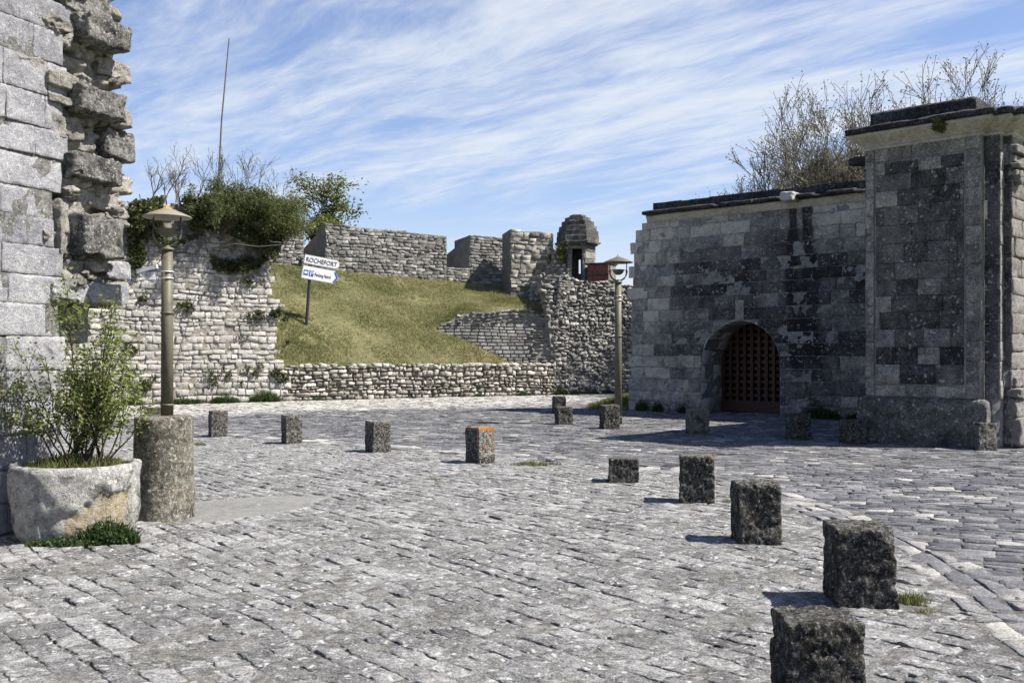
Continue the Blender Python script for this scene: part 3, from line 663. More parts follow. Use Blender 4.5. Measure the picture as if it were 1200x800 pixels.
# longer grass hanging over the head of the low wall
n = 1500; u = R.rand(n); x = LA[0]+(LB[0]-LA[0])*u; y = LA[1]+(LB[1]-LA[1])*u; x -= R.uniform(.05, .45, n)*.5; y += R.uniform(.05, .45, n)*.87
kk3 = fbm(np.stack([x*1.5, y*1.5, 0*x], -1), 77, 2) > -.15; P = np.stack([x, y, np.full(n, 1.03)], -1)[kk3 & (x < .2)]
blades('wall_head_grass', P, .20, .009, M['grass'], .35, 9, lean=.9)
# --- ramparts and embrasures on top of the bank
def rampart(name, A, B, zb, topA, topB, thick, seed, label, extra=None, course=(.10, .17), lens=(.14, .42), outline=None, mat='fort', cheek=None):
    A = (A[0], A[1], zb); mpf, U, V, N, L_ = facemap(A, B); mb = MB()
    if outline is None: outline = [(0, 0), (L_, 0), (L_, topB-zb), (0, topA-zb)]
    vmax = max(p[1] for p in outline)
    rc = courses(0, L_, 0, vmax, course, lens, seed); uc = (rc[:, 0]+rc[:, 2])/2; vc = (rc[:, 1]+rc[:, 3])/2
    rc = rc[inpoly(uc, vc, outline)]
    stones(mb, rc, mpf, nu=7, nv=7, joint=.006, bevel=.012, depth=.1, bulge=.0, namp=.018, nfreq=5, off=.016, tilt=.03, rnd=1.3, wob=.014, warp=wobw, seed=seed, scat=.08)
    prism(mb, outline, mpf, -.018, -thick, .4, 1)
    if extra: extra(mb, mpf, L_)
    return tag(mb.build(name, [M[mat], M['fortmortar']]), label, 'wall')
def cheek(uA, vtop, depth, drop, flare):
    """the shaded inner side of an embrasure, falling towards the back"""
    def f(mb, mpf, L_):
        u0 = 0. if uA == 'l' else L_
        pts = [(u0, -.2, -.02), (u0, vtop, -.02), (u0-flare, vtop-drop, -depth), (u0-flare, -.2, -depth), (u0+.5, vtop-.10, -.06), (u0+.5, vtop-drop, -depth), (u0+.5, -.2, -.06), (u0+.5, -.2, -depth)]
        Q = np.array([mpf(np.array(a), np.array(b), np.array(c)) for a, b, c in pts])
        mb.add(Q, [[0, 1, 2, 3], [1, 4, 5, 2], [3, 2, 5, 7]], .4, 0., 0)
    return f
def zt(px, py, Y): return CAMZ+(HY-py)/F*Y
rampart('rampart_wall', (-16.5, 36.2), (-8.35, 39.9), 4.7, 7.0, zt(365, 258, 40), 1.6, 81, 'grey rampart wall behind the feathery bush, left of the small tree gap')
rampart('rampart_wall', (-7.52, 40.1), (-2.76, 42.1), 4.2, zt(380, 262, 40), zt(524, 277, 42.1), 1.8, 82, 'long grey coursed parapet wall on top of the bank above the direction sign',
        extra=cheek('l', zt(380, 262, 40)-4.25, 2.6, 1.3, .9))
rampart('rampart_sill', (-8.4, 39.75), (-7.5, 40.13), 4.2, zt(365, 302, 40), zt(380, 302, 40), 1.6, 85, 'low grey sill wall in the gap left of the long parapet')
rampart('rampart_wall', (-1.83, 42.75), (1.3, 43.9), 4.0, zt(550, 276, 42.8), zt(598, 280, 43), 2.2, 83, 'grey parapet merlon half in shadow, right of the embrasure gap',
        extra=cheek('l', zt(550, 276, 42.8)-4.05, 3.2, 1.0, .75))
rampart('rampart_sill', (-2.74, 42.15), (-1.8, 42.7), 4.0, zt(530, 314, 42.3), zt(545, 314, 42.6), 1.5, 84, 'low stone sill of the embrasure between the two parapet walls')
# bright broken block
bp = [(0, 0), (1.8, 0), (1.8, 2.85), (1.2, 2.92), (.5, 2.9), (0, 3.0)]
rampart('parapet_block', (-.06, 41.0), (1.74, 41.35), 3.65, 0, 0, 1.9, 86, 'sunlit broken masonry block standing on the rampart left of the watchtower', outline=bp, course=(.12, .24), lens=(.2, .5), mat='dry')

# --- revetment of coursed stone let into the bank
RA = (-3.6, 36.57, .8); RB = (1.50, 37.1, .8)
mp, U, V, N, L_ = facemap(RA, RB, rad(10)); mb = MB(); q = lambda x, y: uv_of(x, y, RA, U, V, N)
po_ = [q(*a) for a in [(508, 386), (520, 378), (540, 366), (580, 362), (622, 364), (648, 374), (652, 440), (600, 445), (500, 445)]]
rc = courses(-.3, L_+.3, 0, 3.2, (.10, .15), (.18, .42), 91); uc = (rc[:, 0]+rc[:, 2])/2; vc = (rc[:, 1]+rc[:, 3])/2; k = inpoly(uc, vc, po_)
top = k & (vc > q(580, 378)[1]) | (k & (uc > q(622, 400)[0]))
stones(mb, rc[k & ~top], mp, nu=5, nv=4, joint=.006, bevel=.015, depth=.08, bulge=.004, namp=.01, off=.01, tilt=.012, seed=91, warp=wobw, trange=(.35, .85))
stones(mb, rc[top], mp, nu=6, nv=5, joint=.01, bevel=.04, depth=.12, bulge=.03, namp=.03, off=.05, tilt=.06, seed=92, warp=wr, wob=.02, trange=(.3, 1))
prism(mb, [(u, v-.06) for u, v in po_], mp, -.05, -.7, .5, 1)
tag(mb.build('stone_revetment', [M['fort'], M['fortmortar']]), 'sloping patch of thin grey coursed stone let into the bank beside the rubble bastion', 'wall')

# --- rubble bastion
BA = (1.62, 37.0, 0.); BB = (7.6, 40.6, 0.)
mp, U, V, N, L_ = facemap(BA, BB, rad(6)); mb = MB(); q = lambda x, y: uv_of(x, y, BA, U, V, N)
tl_ = q(633, 322); po_ = [(.0, 0), (L_, 0), (L_, 3.9), (q(716, 331)[0], q(716, 331)[1]), (q(675, 326)[0], q(675, 326)[1]), tl_, (q(640, 350)[0], q(640, 350)[1]), (q(637, 400)[0], q(645, 400)[1])]
rc = courses(-.8, L_, 0, 4.7, (.10, .18), (.11, .30), 95); uc = (rc[:, 0]+rc[:, 2])/2; vc = (rc[:, 1]+rc[:, 3])/2
edge_u = np.interp(vc, [0, 2.2, 3.2, 4.4], [0., q(645, 400)[0], q(641, 365)[0], tl_[0]]); topv = np.interp(uc, [tl_[0], q(675, 326)[0], q(716, 331)[0], L_], [tl_[1], q(675, 326)[1], q(716, 331)[1], 3.9])
rc = rc[(uc > edge_u) & (vc < topv)]
wr2 = lambda u, v: (u+.09*fbm(np.stack([u*2.2, v*2.2, 0*u], -1), 33, 3), v+.10*fbm(np.stack([u*2.0, v*2.0, 0*u+5], -1), 34, 3))
stones(mb, rc, mp, nu=7, nv=7, joint=.010, bevel=.03, depth=.16, bulge=.012, namp=.04, nfreq=6, off=.05, tilt=.10, rnd=1.5, wob=.03, warp=wr2, seed=95, trange=(.1, 1), scat=.3)
bpoly = [(0.02, 0), (L_, 0), (L_, 3.8), (q(716, 334)[0], q(716, 334)[1]), (tl_[0]+.05, tl_[1]-.08), (q(642, 365)[0], q(642, 365)[1]), (q(646, 400)[0], q(646, 400)[1])]
prism(mb, bpoly, mp, -.07, -.30, .4, 1)
bast = tag(mb.build('rubble_bastion', [M['fort'], M['fortmortar']]), 'battered rubble bastion wall below the watchtower, beside the right-hand lamp', 'wall')
# shaded flank running back from its corner
mb = MB(); mpc, U2, V2, N2, L2 = facemap((.12, 41.3, 0.), (1.40, 37.28, 0.), rad(5))
rc = courses(0, L2+.04, 0, 4.45, (.14, .22), (.2, .45), 97)
stones(mb, rc, mpc, nu=7, nv=7, joint=.008, bevel=.02, depth=.12, bulge=.0, namp=.025, off=.03, tilt=.05, seed=97, warp=wobw, wob=.02, scat=.15)
prism(mb, [(0, 0), (L2-.25, 0), (L2-.25, 4.35), (0, 4.45)], mpc, -.05, -.6, .4, 1)
fl = mb.build('shaded_flank', [M['fort'], M['fortmortar']], bast)
# --- brick parapet beside the tower
bx = MB(); P_a = at(688, 318, 40.6); A = (P_a[0], 40.6, 4.25); B = (at(713, 318, 40.2)[0], 40.2, 4.25); mp, U, V, N, L_ = facemap(A, B)
rc = courses(0, L_, 0, .9, (.075, .08), (.2, .24), 98)
stones(bx, rc, mp, nu=4, nv=4, joint=.006, bevel=.008, depth=.03, bulge=0, namp=.003, off=.004, tilt=.004, seed=98)
prism(bx, [(0, 0), (L_, 0), (L_, .9), (0, .9)], mp, -.02, -.9, .3, 1)
prism(bx, [(-.03, .46), (L_+.03, .46), (L_+.03, .5), (-.03, .5)], mp, .05, -.02, .9, 2)
prism(bx, [(-.06, .905), (L_+.04, .905), (L_+.04, .955), (-.06, .955)], mp, .08, -.98, .3, 2)
tag(bx.build('brick_parapet', [M['brick'], M['fortmortar'], M['blackcap']]), 'small red brick parapet between the watchtower and the right-hand lamp', 'wall')

# --- watchtower
tc_ = at(677, 300, 41.6); tz0 = 4.2
tw = empty('watchtower', (tc_[0], 41.6, tz0), label='small hexagonal stone watchtower with stepped domed roof on the rampart', cat='watchtower')
Rr = .76; ang0 = -PI/2+rad(21)
hexv = [np.array([Rr*math.cos(ang0+i*PI/3), Rr*math.sin(ang0+i*PI/3)]) for i in range(6)]
mb = MB(); zc = zt(0, 289, 41.6)-tz0
for i in range(6):
    A, B = hexv[i], hexv[(i+1) % 6]
    mpf, U, V, N, L_ = facemap((A[0], A[1], 0.), (B[0], B[1], 0.))
    door = (i == 5)
    rc = courses(0, L_, 0, zc, (.2, .3), (.3, .6), 110+i)
    if door:
        rr_ = []
        for r in rc:
            if r[1] > 1.62: rr_.append(r); continue
            if r[0] < .2: rr_.append((r[0], r[1], min(r[2], .2), r[3]))
            if r[2] > .62: rr_.append((max(r[0], .62), r[1], r[2], r[3]))
        rc = [r for r in rr_ if r[2]-r[0] > .04]
        prism(mb, [(0, 0), (.2, 0), (.2, 1.65), (.62, 1.65), (.62, 0), (L_, 0), (L_, zc), (0, zc)], mpf, -.02, -.18, .4, 1)
    elif i == 2:   # slit on the far side lets a point of sky through
        prism(mb, [(0, 0), (L_, 0), (L_, .7), (0, .7)], mpf, -.02, -.18, .4, 1); prism(mb, [(0, 1.3), (L_, 1.3), (L_, zc), (0, zc)], mpf, -.02, -.18, .4, 1)
        prism(mb, [(0, .7), (.30, .7), (.30, 1.3), (0, 1.3)], mpf, -.02, -.18, .4, 1); prism(mb, [(.39, .7), (L_, .7), (L_, 1.3), (.39, 1.3)], mpf, -.02, -.18, .4, 1)
        rc = [r for r in rc if r[3] < .7 or r[1] > 1.3 or r[2] < .30 or r[0] > .39]
    else: prism(mb, [(0, 0), (L_, 0), (L_, zc), (0, zc)], mpf, -.02, -.18, .4, 1)
    stones(mb, rc, mpf, nu=5, nv=5, joint=.004, bevel=.015, depth=.03, bulge=.0, namp=.008, off=.006, tilt=.008, seed=110+i)
mb.build('tower_wall', [M['fort'], M['fortmortar']], tw)
mb = MB(); zt_ = zt(0, 252, 41.6)-tz0
def hexring(r, z): return [[r*math.cos(ang0+i*PI/3), r*math.sin(ang0+i*PI/3), z] for i in range(6)]
prof = [(Rr-.02, zc-.02), (Rr+.06, zc), (Rr+.08, zc+.07), (Rr+.20, zc+.08), (Rr+.21, zc+.16), (Rr+.14, zc+.18)]
dz = zt_-zc-.18; rs_ = [.99, .96, .88, .76, .60, .38]; zs = [0, .20, .40, .58, .76, .91, 1.0]
r0 = Rr+.14
for i in range(6):
    prof += [(r0*rs_[i], zc+.18+dz*zs[i]), (r0*rs_[i]*.995, zc+.18+dz*zs[i+1]-.02)]
prof += [(.02, zc+.18+dz)]
Vv = []; fa = []
for (r, z) in prof:
    for i in range(6):
        for s_ in (0, .33, .66):
            a = hexv[i]*(1-s_)+hexv[(i+1) % 6]*s_; Vv.append([a[0]/Rr*r, a[1]/Rr*r, z])
kk_ = 18
for j in range(len(prof)-1):
    for i in range(kk_): fa.append([j*kk_+i, j*kk_+(i+1) % kk_, (j+1)*kk_+(i+1) % kk_, (j+1)*kk_+i])
Vv = np.array(Vv); Vv += fbm(Vv*5, 3, 2)[:, None]*.02
mb.add(Vv, np.array(fa), .2, .45); mb.build('domed_roof', M['fort'], tw, smooth=False)

# ------------------------------------------------------------------ gate wall
GA = (3.1, 26.9, 0.); GB = (10.0, 20.96, 0.)
mp, U, V, N, L_ = facemap(GA, GB); GU, GN = U, N; q = lambda x, y: uv_of(x, y, GA, U, V, N)
gw = empty('gate_wall', GA, label='big blackened ashlar wall pierced by the round-arched gateway', cat='wall'); ml = planemap((0, 0, 0), U, V, N)
_l = q(822, 440)[0]; _r = q(914, 440)[0]; ac = (_l+_r)/2; ar = (_r-_l)/2; asp = q(868, 376)[1]-ar
zt1 = q(760, 262)[1]; zt2 = q(1010, 232)[1]; topz = (zt1+zt2)/2
print('gate', ac, ar, asp, zt1, zt2, L_)
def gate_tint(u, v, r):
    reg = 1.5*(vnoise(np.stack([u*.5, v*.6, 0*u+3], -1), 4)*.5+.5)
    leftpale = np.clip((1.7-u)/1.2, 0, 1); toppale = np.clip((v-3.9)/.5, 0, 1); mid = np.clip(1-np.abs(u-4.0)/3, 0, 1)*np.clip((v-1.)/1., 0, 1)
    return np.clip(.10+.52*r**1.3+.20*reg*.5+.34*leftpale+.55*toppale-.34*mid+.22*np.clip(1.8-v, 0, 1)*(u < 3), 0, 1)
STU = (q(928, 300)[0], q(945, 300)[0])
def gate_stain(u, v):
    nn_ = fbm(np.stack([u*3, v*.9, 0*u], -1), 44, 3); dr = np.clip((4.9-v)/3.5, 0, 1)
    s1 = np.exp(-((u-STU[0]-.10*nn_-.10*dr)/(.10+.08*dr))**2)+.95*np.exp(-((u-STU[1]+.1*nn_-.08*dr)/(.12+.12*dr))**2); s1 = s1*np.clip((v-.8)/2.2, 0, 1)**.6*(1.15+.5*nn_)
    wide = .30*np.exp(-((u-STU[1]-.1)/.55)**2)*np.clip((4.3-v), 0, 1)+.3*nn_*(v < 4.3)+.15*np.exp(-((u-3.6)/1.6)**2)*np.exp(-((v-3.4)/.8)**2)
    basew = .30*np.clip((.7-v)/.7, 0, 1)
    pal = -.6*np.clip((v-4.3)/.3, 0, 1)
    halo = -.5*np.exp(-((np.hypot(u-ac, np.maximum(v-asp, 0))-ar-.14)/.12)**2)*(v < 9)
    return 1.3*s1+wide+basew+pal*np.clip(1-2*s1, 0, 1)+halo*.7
def outside_arch(Uu, Vv):
    du = Uu-ac; dv = np.maximum(Vv-asp, 0); r = np.hypot(du, dv); rr_ = ar+.015
    k = (r < rr_) & (Vv < asp+ar+.02); f = np.where(k, rr_/np.maximum(r, 1e-3), 1.)
    return np.where(k & (Vv >= asp), ac+du*f, np.where(k, ac+np.sign(du)*rr_, Uu)), np.where(k & (Vv >= asp), asp+dv*f, Vv)
mb = MB(); rs2 = np.random.RandomState(77)
rc = courses(0.05, L_, 0, topz-.02, (.25, .33), (.38, .95), 121)
lim = np.interp((rc[:, 1]+rc[:, 3])/2, [0, 1, 2, 3, 3.8, 4.4, 4.8, 5.2], [0, .02, .08, .1, .18, .16, .35, .55]); out = []
for r, lm in zip(rc, lim):
    r = r.copy(); uc = (r[0]+r[2])/2; vc = (r[1]+r[3])/2
    if r[2] < lm+.15: continue
    if r[0] < lm: r[0] = lm+rs2.uniform(-.14, .1)
    ins = (abs(uc-ac) < ar) & (vc < asp) | (math.hypot(uc-ac, vc-asp) < ar) & (vc >= asp)
    if ins:
        # keep the part that lies outside the opening
        hw = ar if vc < asp else math.sqrt(max(ar**2-(vc-asp)**2, 0))
        if r[0] < ac-hw-.03: out.append((r[0], r[1], ac-hw, r[3]))
        if r[2] > ac+hw+.03: out.append((ac+hw, r[1], r[2], r[3]))
    else: out.append(tuple(r))
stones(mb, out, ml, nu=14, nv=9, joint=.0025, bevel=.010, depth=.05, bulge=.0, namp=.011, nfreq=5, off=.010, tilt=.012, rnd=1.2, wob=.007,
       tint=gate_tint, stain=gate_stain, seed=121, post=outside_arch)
arc = [(ac+ar*math.cos(a), asp+ar*math.sin(a)) for a in np.linspace(0, PI, 25)]
back = [(0.15, 0), (ac-ar, 0)]+arc[::-1]+[(ac+ar, 0), (L_, 0), (L_, topz-.05), (.7, topz-.05), (.38, topz-.5), (.26, topz-1.), (.15, 2.6)]
prism(mb, back, ml, -.010, -1.1, .4, 1)
mb.build('ashlar_face', [M['gate'], M['gatemortar']], gw)
# jambs and soffit of the arch
mb = MB(); S0 = asp; per = 2*S0+PI*ar
def archmap(r):
    def f(u, v, n):
        s_ = u; x = np.where(s_ < S0, ac-r+n*0, np.where(s_ > per-S0, ac+r, ac-r*np.cos((s_-S0)/ar))); y = np.where(s_ < S0, s_, np.where(s_ > per-S0, per-s_, asp+r*np.sin((s_-S0)/ar)))
        nx_ = np.where(s_ < S0, 1., np.where(s_ > per-S0, -1., np.cos((s_-S0)/ar))); ny_ = np.where((s_ < S0) | (s_ > per-S0), 0., -np.sin((s_-S0)/ar))
        return ml(x+nx_*n, y+ny_*n, -v)
    return f
rows = []; s_ = 0
while s_ < per-.05:
    l = rs2.uniform(.36, .46) if (s_ < S0 or s_ > per-S0) else .30
    e = min(s_+l, per); 
    if per-e < .12: e = per
    cut = rs2.uniform(.35, .8); rows += [(s_, .008, e, cut), (s_, cut, e, 1.18)]; s_ = e
stones(mb, rows, archmap(ar), nu=7, nv=7, joint=.003, bevel=.008, depth=.03, bulge=.0, namp=.005, off=.004, tilt=.004, seed=130, tint=lambda u, v, r: .52+.25*r, stain=lambda u, v: -.4+0*u)
# the passage beyond the grille, its deep shade put into the colour
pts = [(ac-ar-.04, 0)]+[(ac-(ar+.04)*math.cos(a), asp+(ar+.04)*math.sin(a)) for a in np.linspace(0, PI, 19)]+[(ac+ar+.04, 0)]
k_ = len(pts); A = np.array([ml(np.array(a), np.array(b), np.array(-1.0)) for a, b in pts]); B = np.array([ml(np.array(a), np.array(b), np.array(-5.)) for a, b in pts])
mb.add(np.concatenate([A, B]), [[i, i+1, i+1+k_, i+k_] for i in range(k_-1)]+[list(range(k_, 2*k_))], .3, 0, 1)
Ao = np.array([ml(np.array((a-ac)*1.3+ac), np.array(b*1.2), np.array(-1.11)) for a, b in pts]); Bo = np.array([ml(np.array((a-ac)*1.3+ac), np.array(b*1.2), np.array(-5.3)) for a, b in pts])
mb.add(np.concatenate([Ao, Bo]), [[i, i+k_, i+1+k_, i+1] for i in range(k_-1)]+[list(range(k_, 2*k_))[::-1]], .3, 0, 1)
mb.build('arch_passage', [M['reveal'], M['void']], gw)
# keystone and voussoir lip
mb = MB(); rock(mb, ac-.11, asp+ar+.01, ac+.13, asp+ar+.52, -.2, .035, 7, k=12, pw=14, amp=.006, tint=.75, mpf=ml, stain=-.5); mb.build('keystone', M['gate'], gw)
# grille door
gd = empty('lattice_door', label='dark red-brown lattice gate closing the arched gateway', cat='gate'); gd.location = ml(np.array(ac), np.array(0.), np.array(-1.02))+np.array(GA)
Dm = planemap((0, 0, 0), U, V, N)
mb = MB(); nb = 11
def arc_h(x): return asp+math.sqrt(max(ar**2-x*x, 0))-.01
for i in range(nb):
    x = -ar+.06+(2*ar-.12)*i/(nb-1); box_h = arc_h(x)
    prism(mb, [(x-.045, .02), (x+.045, .02), (x+.045, min(box_h, arc_h(x+.045))), (x-.045, min(box_h, arc_h(x-.045)))], Dm, .0, -.05)
mb.build('upright_bars', M['gatewood'], gd, smooth=False)
mb = MB(); z = .1
while z < asp+ar-.1:
    hw = (ar if z < asp else math.sqrt(max(ar**2-(z+.05-asp)**2, .01)))-.01
    prism(mb, [(-hw, z-.04), (hw, z-.04), (hw, z+.045), (-hw, z+.045)], Dm, -.0505, -.09); z += .172
prism(mb, [(-ar+.01, .02), (ar-.01, .02), (ar-.01, .3), (-ar+.01, .3)], Dm, .03, -.1)
mb.build('cross_bars', M['gatewood'], gd, smooth=False)
mb = MB()
for i in range(nb):
    x = -ar+.06+(2*ar-.12)*i/(nb-1); z = .1+.172
    while z < arc_h(x)-.05:
        c = Dm(np.array(x), np.array(z), np.array(.004)); lathe(mb, [(.0001, .0), (.0001, .0)], c, 4) if False else rock(mb, x-.014, z-.014, x+.014, z+.014, -.005, .014, 3, k=3, pw=2, amp=0, mpf=Dm); z += .172
mb.build('studs', M['darkmetal'], gd)
# cornice and coping
def strip(mb, u0, u1, prof, mpf, tint=.5, mi=0, seed=0, amp=.012, du=.06, chips=0., stain=0.):
    """moulding: prof = rows of (n, v), swept along u, worn by noise"""
    prof = np.array(prof, float)
    pr = []
    for a, b in zip(prof[:-1], prof[1:]):
        m_ = max(1, int(np.hypot(*(b-a))/.05)); 
        for t in range(m_): pr.append(a+(b-a)*t/m_)
    pr.append(prof[-1]); pr = np.array(pr); nu_ = max(3, int((u1-u0)/du)); us = np.linspace(u0, u1, nu_)
    UU = np.repeat(us[None], len(pr), 0); NN = np.repeat(pr[:, 0:1], nu_, 1); VV = np.repeat(pr[:, 1:2], nu_, 1)
    P = np.stack([UU*6, NN*6, VV*6], -1); d = fbm(P, seed, 3)*amp
    if chips: d = d-chips*np.clip(fbm(np.stack([UU*2.2, VV*3, 0*UU], -1), seed+5, 3)-.12, 0, 1)*(NN > .05)
    mb.add(mpf(UU, VV+d*.5, NN+d).reshape(-1, 3), grid_faces(nu_, len(pr)), tint, stain, mi)
    for e in (0, nu_-1):
        idx = np.arange(len(pr))*nu_+e; Pq = mpf(UU, VV+d*.5, NN+d).reshape(-1, 3)[idx]; mb.add(Pq, [list(range(len(pr)))[:: (-1 if e == 0 else 1)]], tint, stain, mi)
mb = MB()
strip(mb, .66, L_, [(-.1, topz-.04), (.02, topz-.03), (.03, topz+.05), (.08, topz+.10), (.09, topz+.16), (-.4, topz+.161)], ml, .7, 1, 3, chips=.08, stain=-.4)
mb.build('cornice', [M['gate'], M['gatetrim']], gw)
mb = MB()
u = .62; i = 0
while u < L_-.05:
    l = rs2.uniform(.8, 1.5); e = min(u+l, L_); dn = rs2.uniform(-.03, .03)
    strip(mb, u+.004, e-.004, [(-.3, topz+.166), (.22+dn, topz+.17), (.24+dn, topz+.22), (.2+dn, topz+.27), (-.05, topz+.30), (-.3, topz+.305)], ml, .4, 0, 50+i, chips=.25, amp=.02); u = e; i += 1
u = .8
while u < L_-.05:
    l = rs2.uniform(.6, 1.2); e = min(u+l, L_); h = rs2.uniform(.0, .03)
    strip(mb, u+.003, e-.003, [(-1.05, topz+.1), (-1.06, topz+.46+h), (-.06, topz+.46+h), (-.05, topz+.29)][::-1], ml, .3, 0, 80+i, amp=.015); u = e; i += 1
mb.build('coping', M['blackcap'], gw)
mb = MB(); rock(mb, q(922, 236)[0], topz+.10, q(922, 236)[0]+.34, topz+.32, -.1, .42, 5, k=12, pw=8, amp=.012, tint=.8, mpf=ml); mb.build('water_spout', M['white'], gw)

# ------------------------------------------------------------------ gate pier (plan traced as a polygon, swept upwards)
PA = np.array([6.12, 17.25]); d = np.array([7.56, 15.9])-PA; d /= np.linalg.norm(d); bk = np.array([-d[1], d[0]]) if d[0]*(-d[1]) > 0 else np.array([-d[1], d[0]])
print('pier', d, bk)
gp = empty('gate_pier', (PA[0], PA[1], 0), label='massive square stone pier with plinth, moulded cornice and pilaster at the right edge', cat='pier')
U3 = np.array([d[0], d[1], 0]); B3 = np.array([bk[0], bk[1], 0]); Z3 = np.array([0, 0, 1.])
plan = [(0, 0), (1.91, 0), (1.91, .16), (2.15, .16), (2.15, .33), (2.27, .33), (2.27, 5.3), (0, 5.3)]
def offset(poly, o):
    P = np.array(poly, float); n = len(P); out = []
    for i in range(n):
        a, b, c = P[i-1], P[i], P[(i+1) % n]; e1 = (b-a)/np.linalg.norm(b-a); e2 = (c-b)/np.linalg.norm(c-b)
        n1_ = np.array([e1[1], -e1[0]]); n2_ = np.array([e2[1], -e2[0]]); m_ = n1_+n2_; m_ /= max(1e-6, np.dot(m_, n1_)); out.append(b+m_*o)
    return np.array(out)
def sweep(mb, poly, prof, tint=.5, mi=0, seed=0, amp=.01, step=.09, cap=True, tintf=None, stain=0.):
    """prof = rows (z, outward offset)"""
    pr = [] ; prof = np.array(prof, float)
    for a, b in zip(prof[:-1], prof[1:]):
        m_ = max(1, int(np.hypot(*(b-a))/step))
        for t in range(m_): pr.append(a+(b-a)*t/m_)
    pr.append(prof[-1]); base = np.array(poly, float); n = len(base); cnt = [max(1, int(np.linalg.norm(base[(i+1) % n]-base[i])/step)) for i in range(n)]
    ringn = sum(cnt); Vv = []
    for z, o in pr:
        Q = offset(poly, o)
        for i in range(n):
            for t in range(cnt[i]):
                p = Q[i]+(Q[(i+1) % n]-Q[i])*t/cnt[i]; Vv.append(U3*p[0]+B3*p[1]+Z3*z)
    Vv = np.array(Vv); dd = fbm(Vv*5+seed, seed, 3)[:, None]*amp; dv = np.stack([fbm(Vv*5+seed+9, seed+1, 3), fbm(Vv*5+seed+19, seed+2, 3), fbm(Vv*5+seed+29, seed+3, 3)], -1)*amp
    Vv = Vv+dv; fa = []
    for j in range(len(pr)-1):
        for i in range(ringn): fa.append([j*ringn+i, j*ringn+(i+1) % ringn, (j+1)*ringn+(i+1) % ringn, (j+1)*ringn+i])
    mb.add(Vv, np.array(fa), tint, stain, mi)
    if cap: mb.add(Vv[-ringn:], [list(range(ringn))], tint, stain, mi)
ph = .78; zc0 = 5.02
mb = MB(); sweep(mb, plan, [(.0, -.018), (zc0+.1, -.018)], .35, 1, 1, .003, .3)
fm = planemap(Z3*0, U3, Z3, -B3)      # front face
pu0, pu1, pv0, pv1 = .17, 1.66, .98, 4.78
def ptint(u, v, r): return np.clip(.04+.5*r**1.5+.12*(r > .85), 0, 1)
def ins(rc, a, b, c, e): uc = (rc[:, 0]+rc[:, 2])/2; vc = (rc[:, 1]+rc[:, 3])/2; return rc[(uc > a) & (uc < b) & (vc > c) & (vc < e)]
kw = dict(nu=12, nv=9, joint=.0025, bevel=.006, depth=.028, bulge=.0, namp=.006, nfreq=5, off=.006, tilt=.006, rnd=.5, wob=.003)
rc = courses(pu0+.02, pu1-.02, pv0+.02, pv1-.02, (.24, .34), (.34, .62), 141); stones(mb, rc, planemap(B3*-.012, U3, Z3, -B3), seed=141, tint=ptint, stain=lambda u, v: -.05+.15*fbm(np.stack([u*2, v, 0*u], -1), 3, 2), **kw)
fr = []
for z0 in np.arange(ph, zc0-.01, .31): z1 = min(z0+.31, zc0); fr += [(0.01, z0, pu0-.015, z1), (pu1+.015, z0, 1.91, z1)]
fr += [(pu0, ph, .7, pv0-.01), (.7, ph, 1.2, pv0-.01), (1.2, ph, pu1, pv0-.01), (pu0, pv1+.01, .8, zc0), (.8, pv1+.01, pu1, zc0)]
stones(mb, fr, fm, seed=143, tint=lambda u, v, r: .45+.25*r, **kw)
# returns, sunlight from the right put into their paler tint, and stepped pilaster
def face(mb, a, b, z0, z1, seed, hr=(.26, .34), lr=(.4, .7), tf=lambda u, v, r: .3+.4*r, mi=0, **k2):
    a = np.array(a, float); b = np.array(b, float); A3 = U3*a[0]+B3*a[1]; D3 = U3*(b[0]-a[0])+B3*(b[1]-a[1]); l = np.linalg.norm(D3); D3 /= l; Nn = np.cross(D3, Z3)
    r = courses(0, l, z0, z1, hr, lr, seed); kk2 = dict(kw); kk2.update(k2); stones(mb, r, planemap(A3, D3, Z3, Nn), seed=seed, tint=tf, mi=mi, **kk2)
face(mb, (0, 5.3), (0, 0), ph, zc0, 145)
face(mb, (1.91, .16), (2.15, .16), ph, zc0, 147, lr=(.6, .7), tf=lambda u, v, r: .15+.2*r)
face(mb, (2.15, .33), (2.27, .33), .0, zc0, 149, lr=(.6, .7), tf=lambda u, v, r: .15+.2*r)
mb.build('shaft', [M['gate'], M['gatemortar']], gp)
mb = MB(); face(mb, (1.91, 0), (1.91, .16), ph, zc0, 146, lr=(.5, .6), tf=lambda u, v, r: .9+0*r); face(mb, (2.15, .16), (2.15, .33), ph, zc0, 148, lr=(.6, .7), tf=lambda u, v, r: .85+0*r)  # narrow returns tinted pale to read as sunlit slivers
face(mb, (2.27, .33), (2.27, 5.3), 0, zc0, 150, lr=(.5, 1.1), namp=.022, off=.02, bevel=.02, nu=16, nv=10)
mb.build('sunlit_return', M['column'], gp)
mb = MB(); pl_plan = [(-.02, 0), (1.95, 0), (1.95, .5), (0, .5)]
sweep(mb, [(0, 0), (1.93, 0), (1.93, .4), (0, .4)], [(-.05, .10), (.66, .10), (.74, .085), (ph, .03), (ph+.004, -.05)], .3, 0, 5, .022, .05, False, stain=.25)
mb.build('plinth', M['gate'], gp)
mb = MB(); ent = [(zc0-.02, -.03), (zc0, .03), (zc0+.035, .035), (zc0+.038, .01), (zc0+.06, .012), (zc0+.10, .05), (zc0+.103, .09), (zc0+.15, .10), (zc0+.153, .155), (zc0+.20, .17), (zc0+.205, .21), (zc0+.255, .22), (zc0+.265, -.02)]
sweep(mb, plan, ent, .6, 0, 11, .006, .07, stain=-.1); mb.build('entablature', M['gatetrim'], gp)
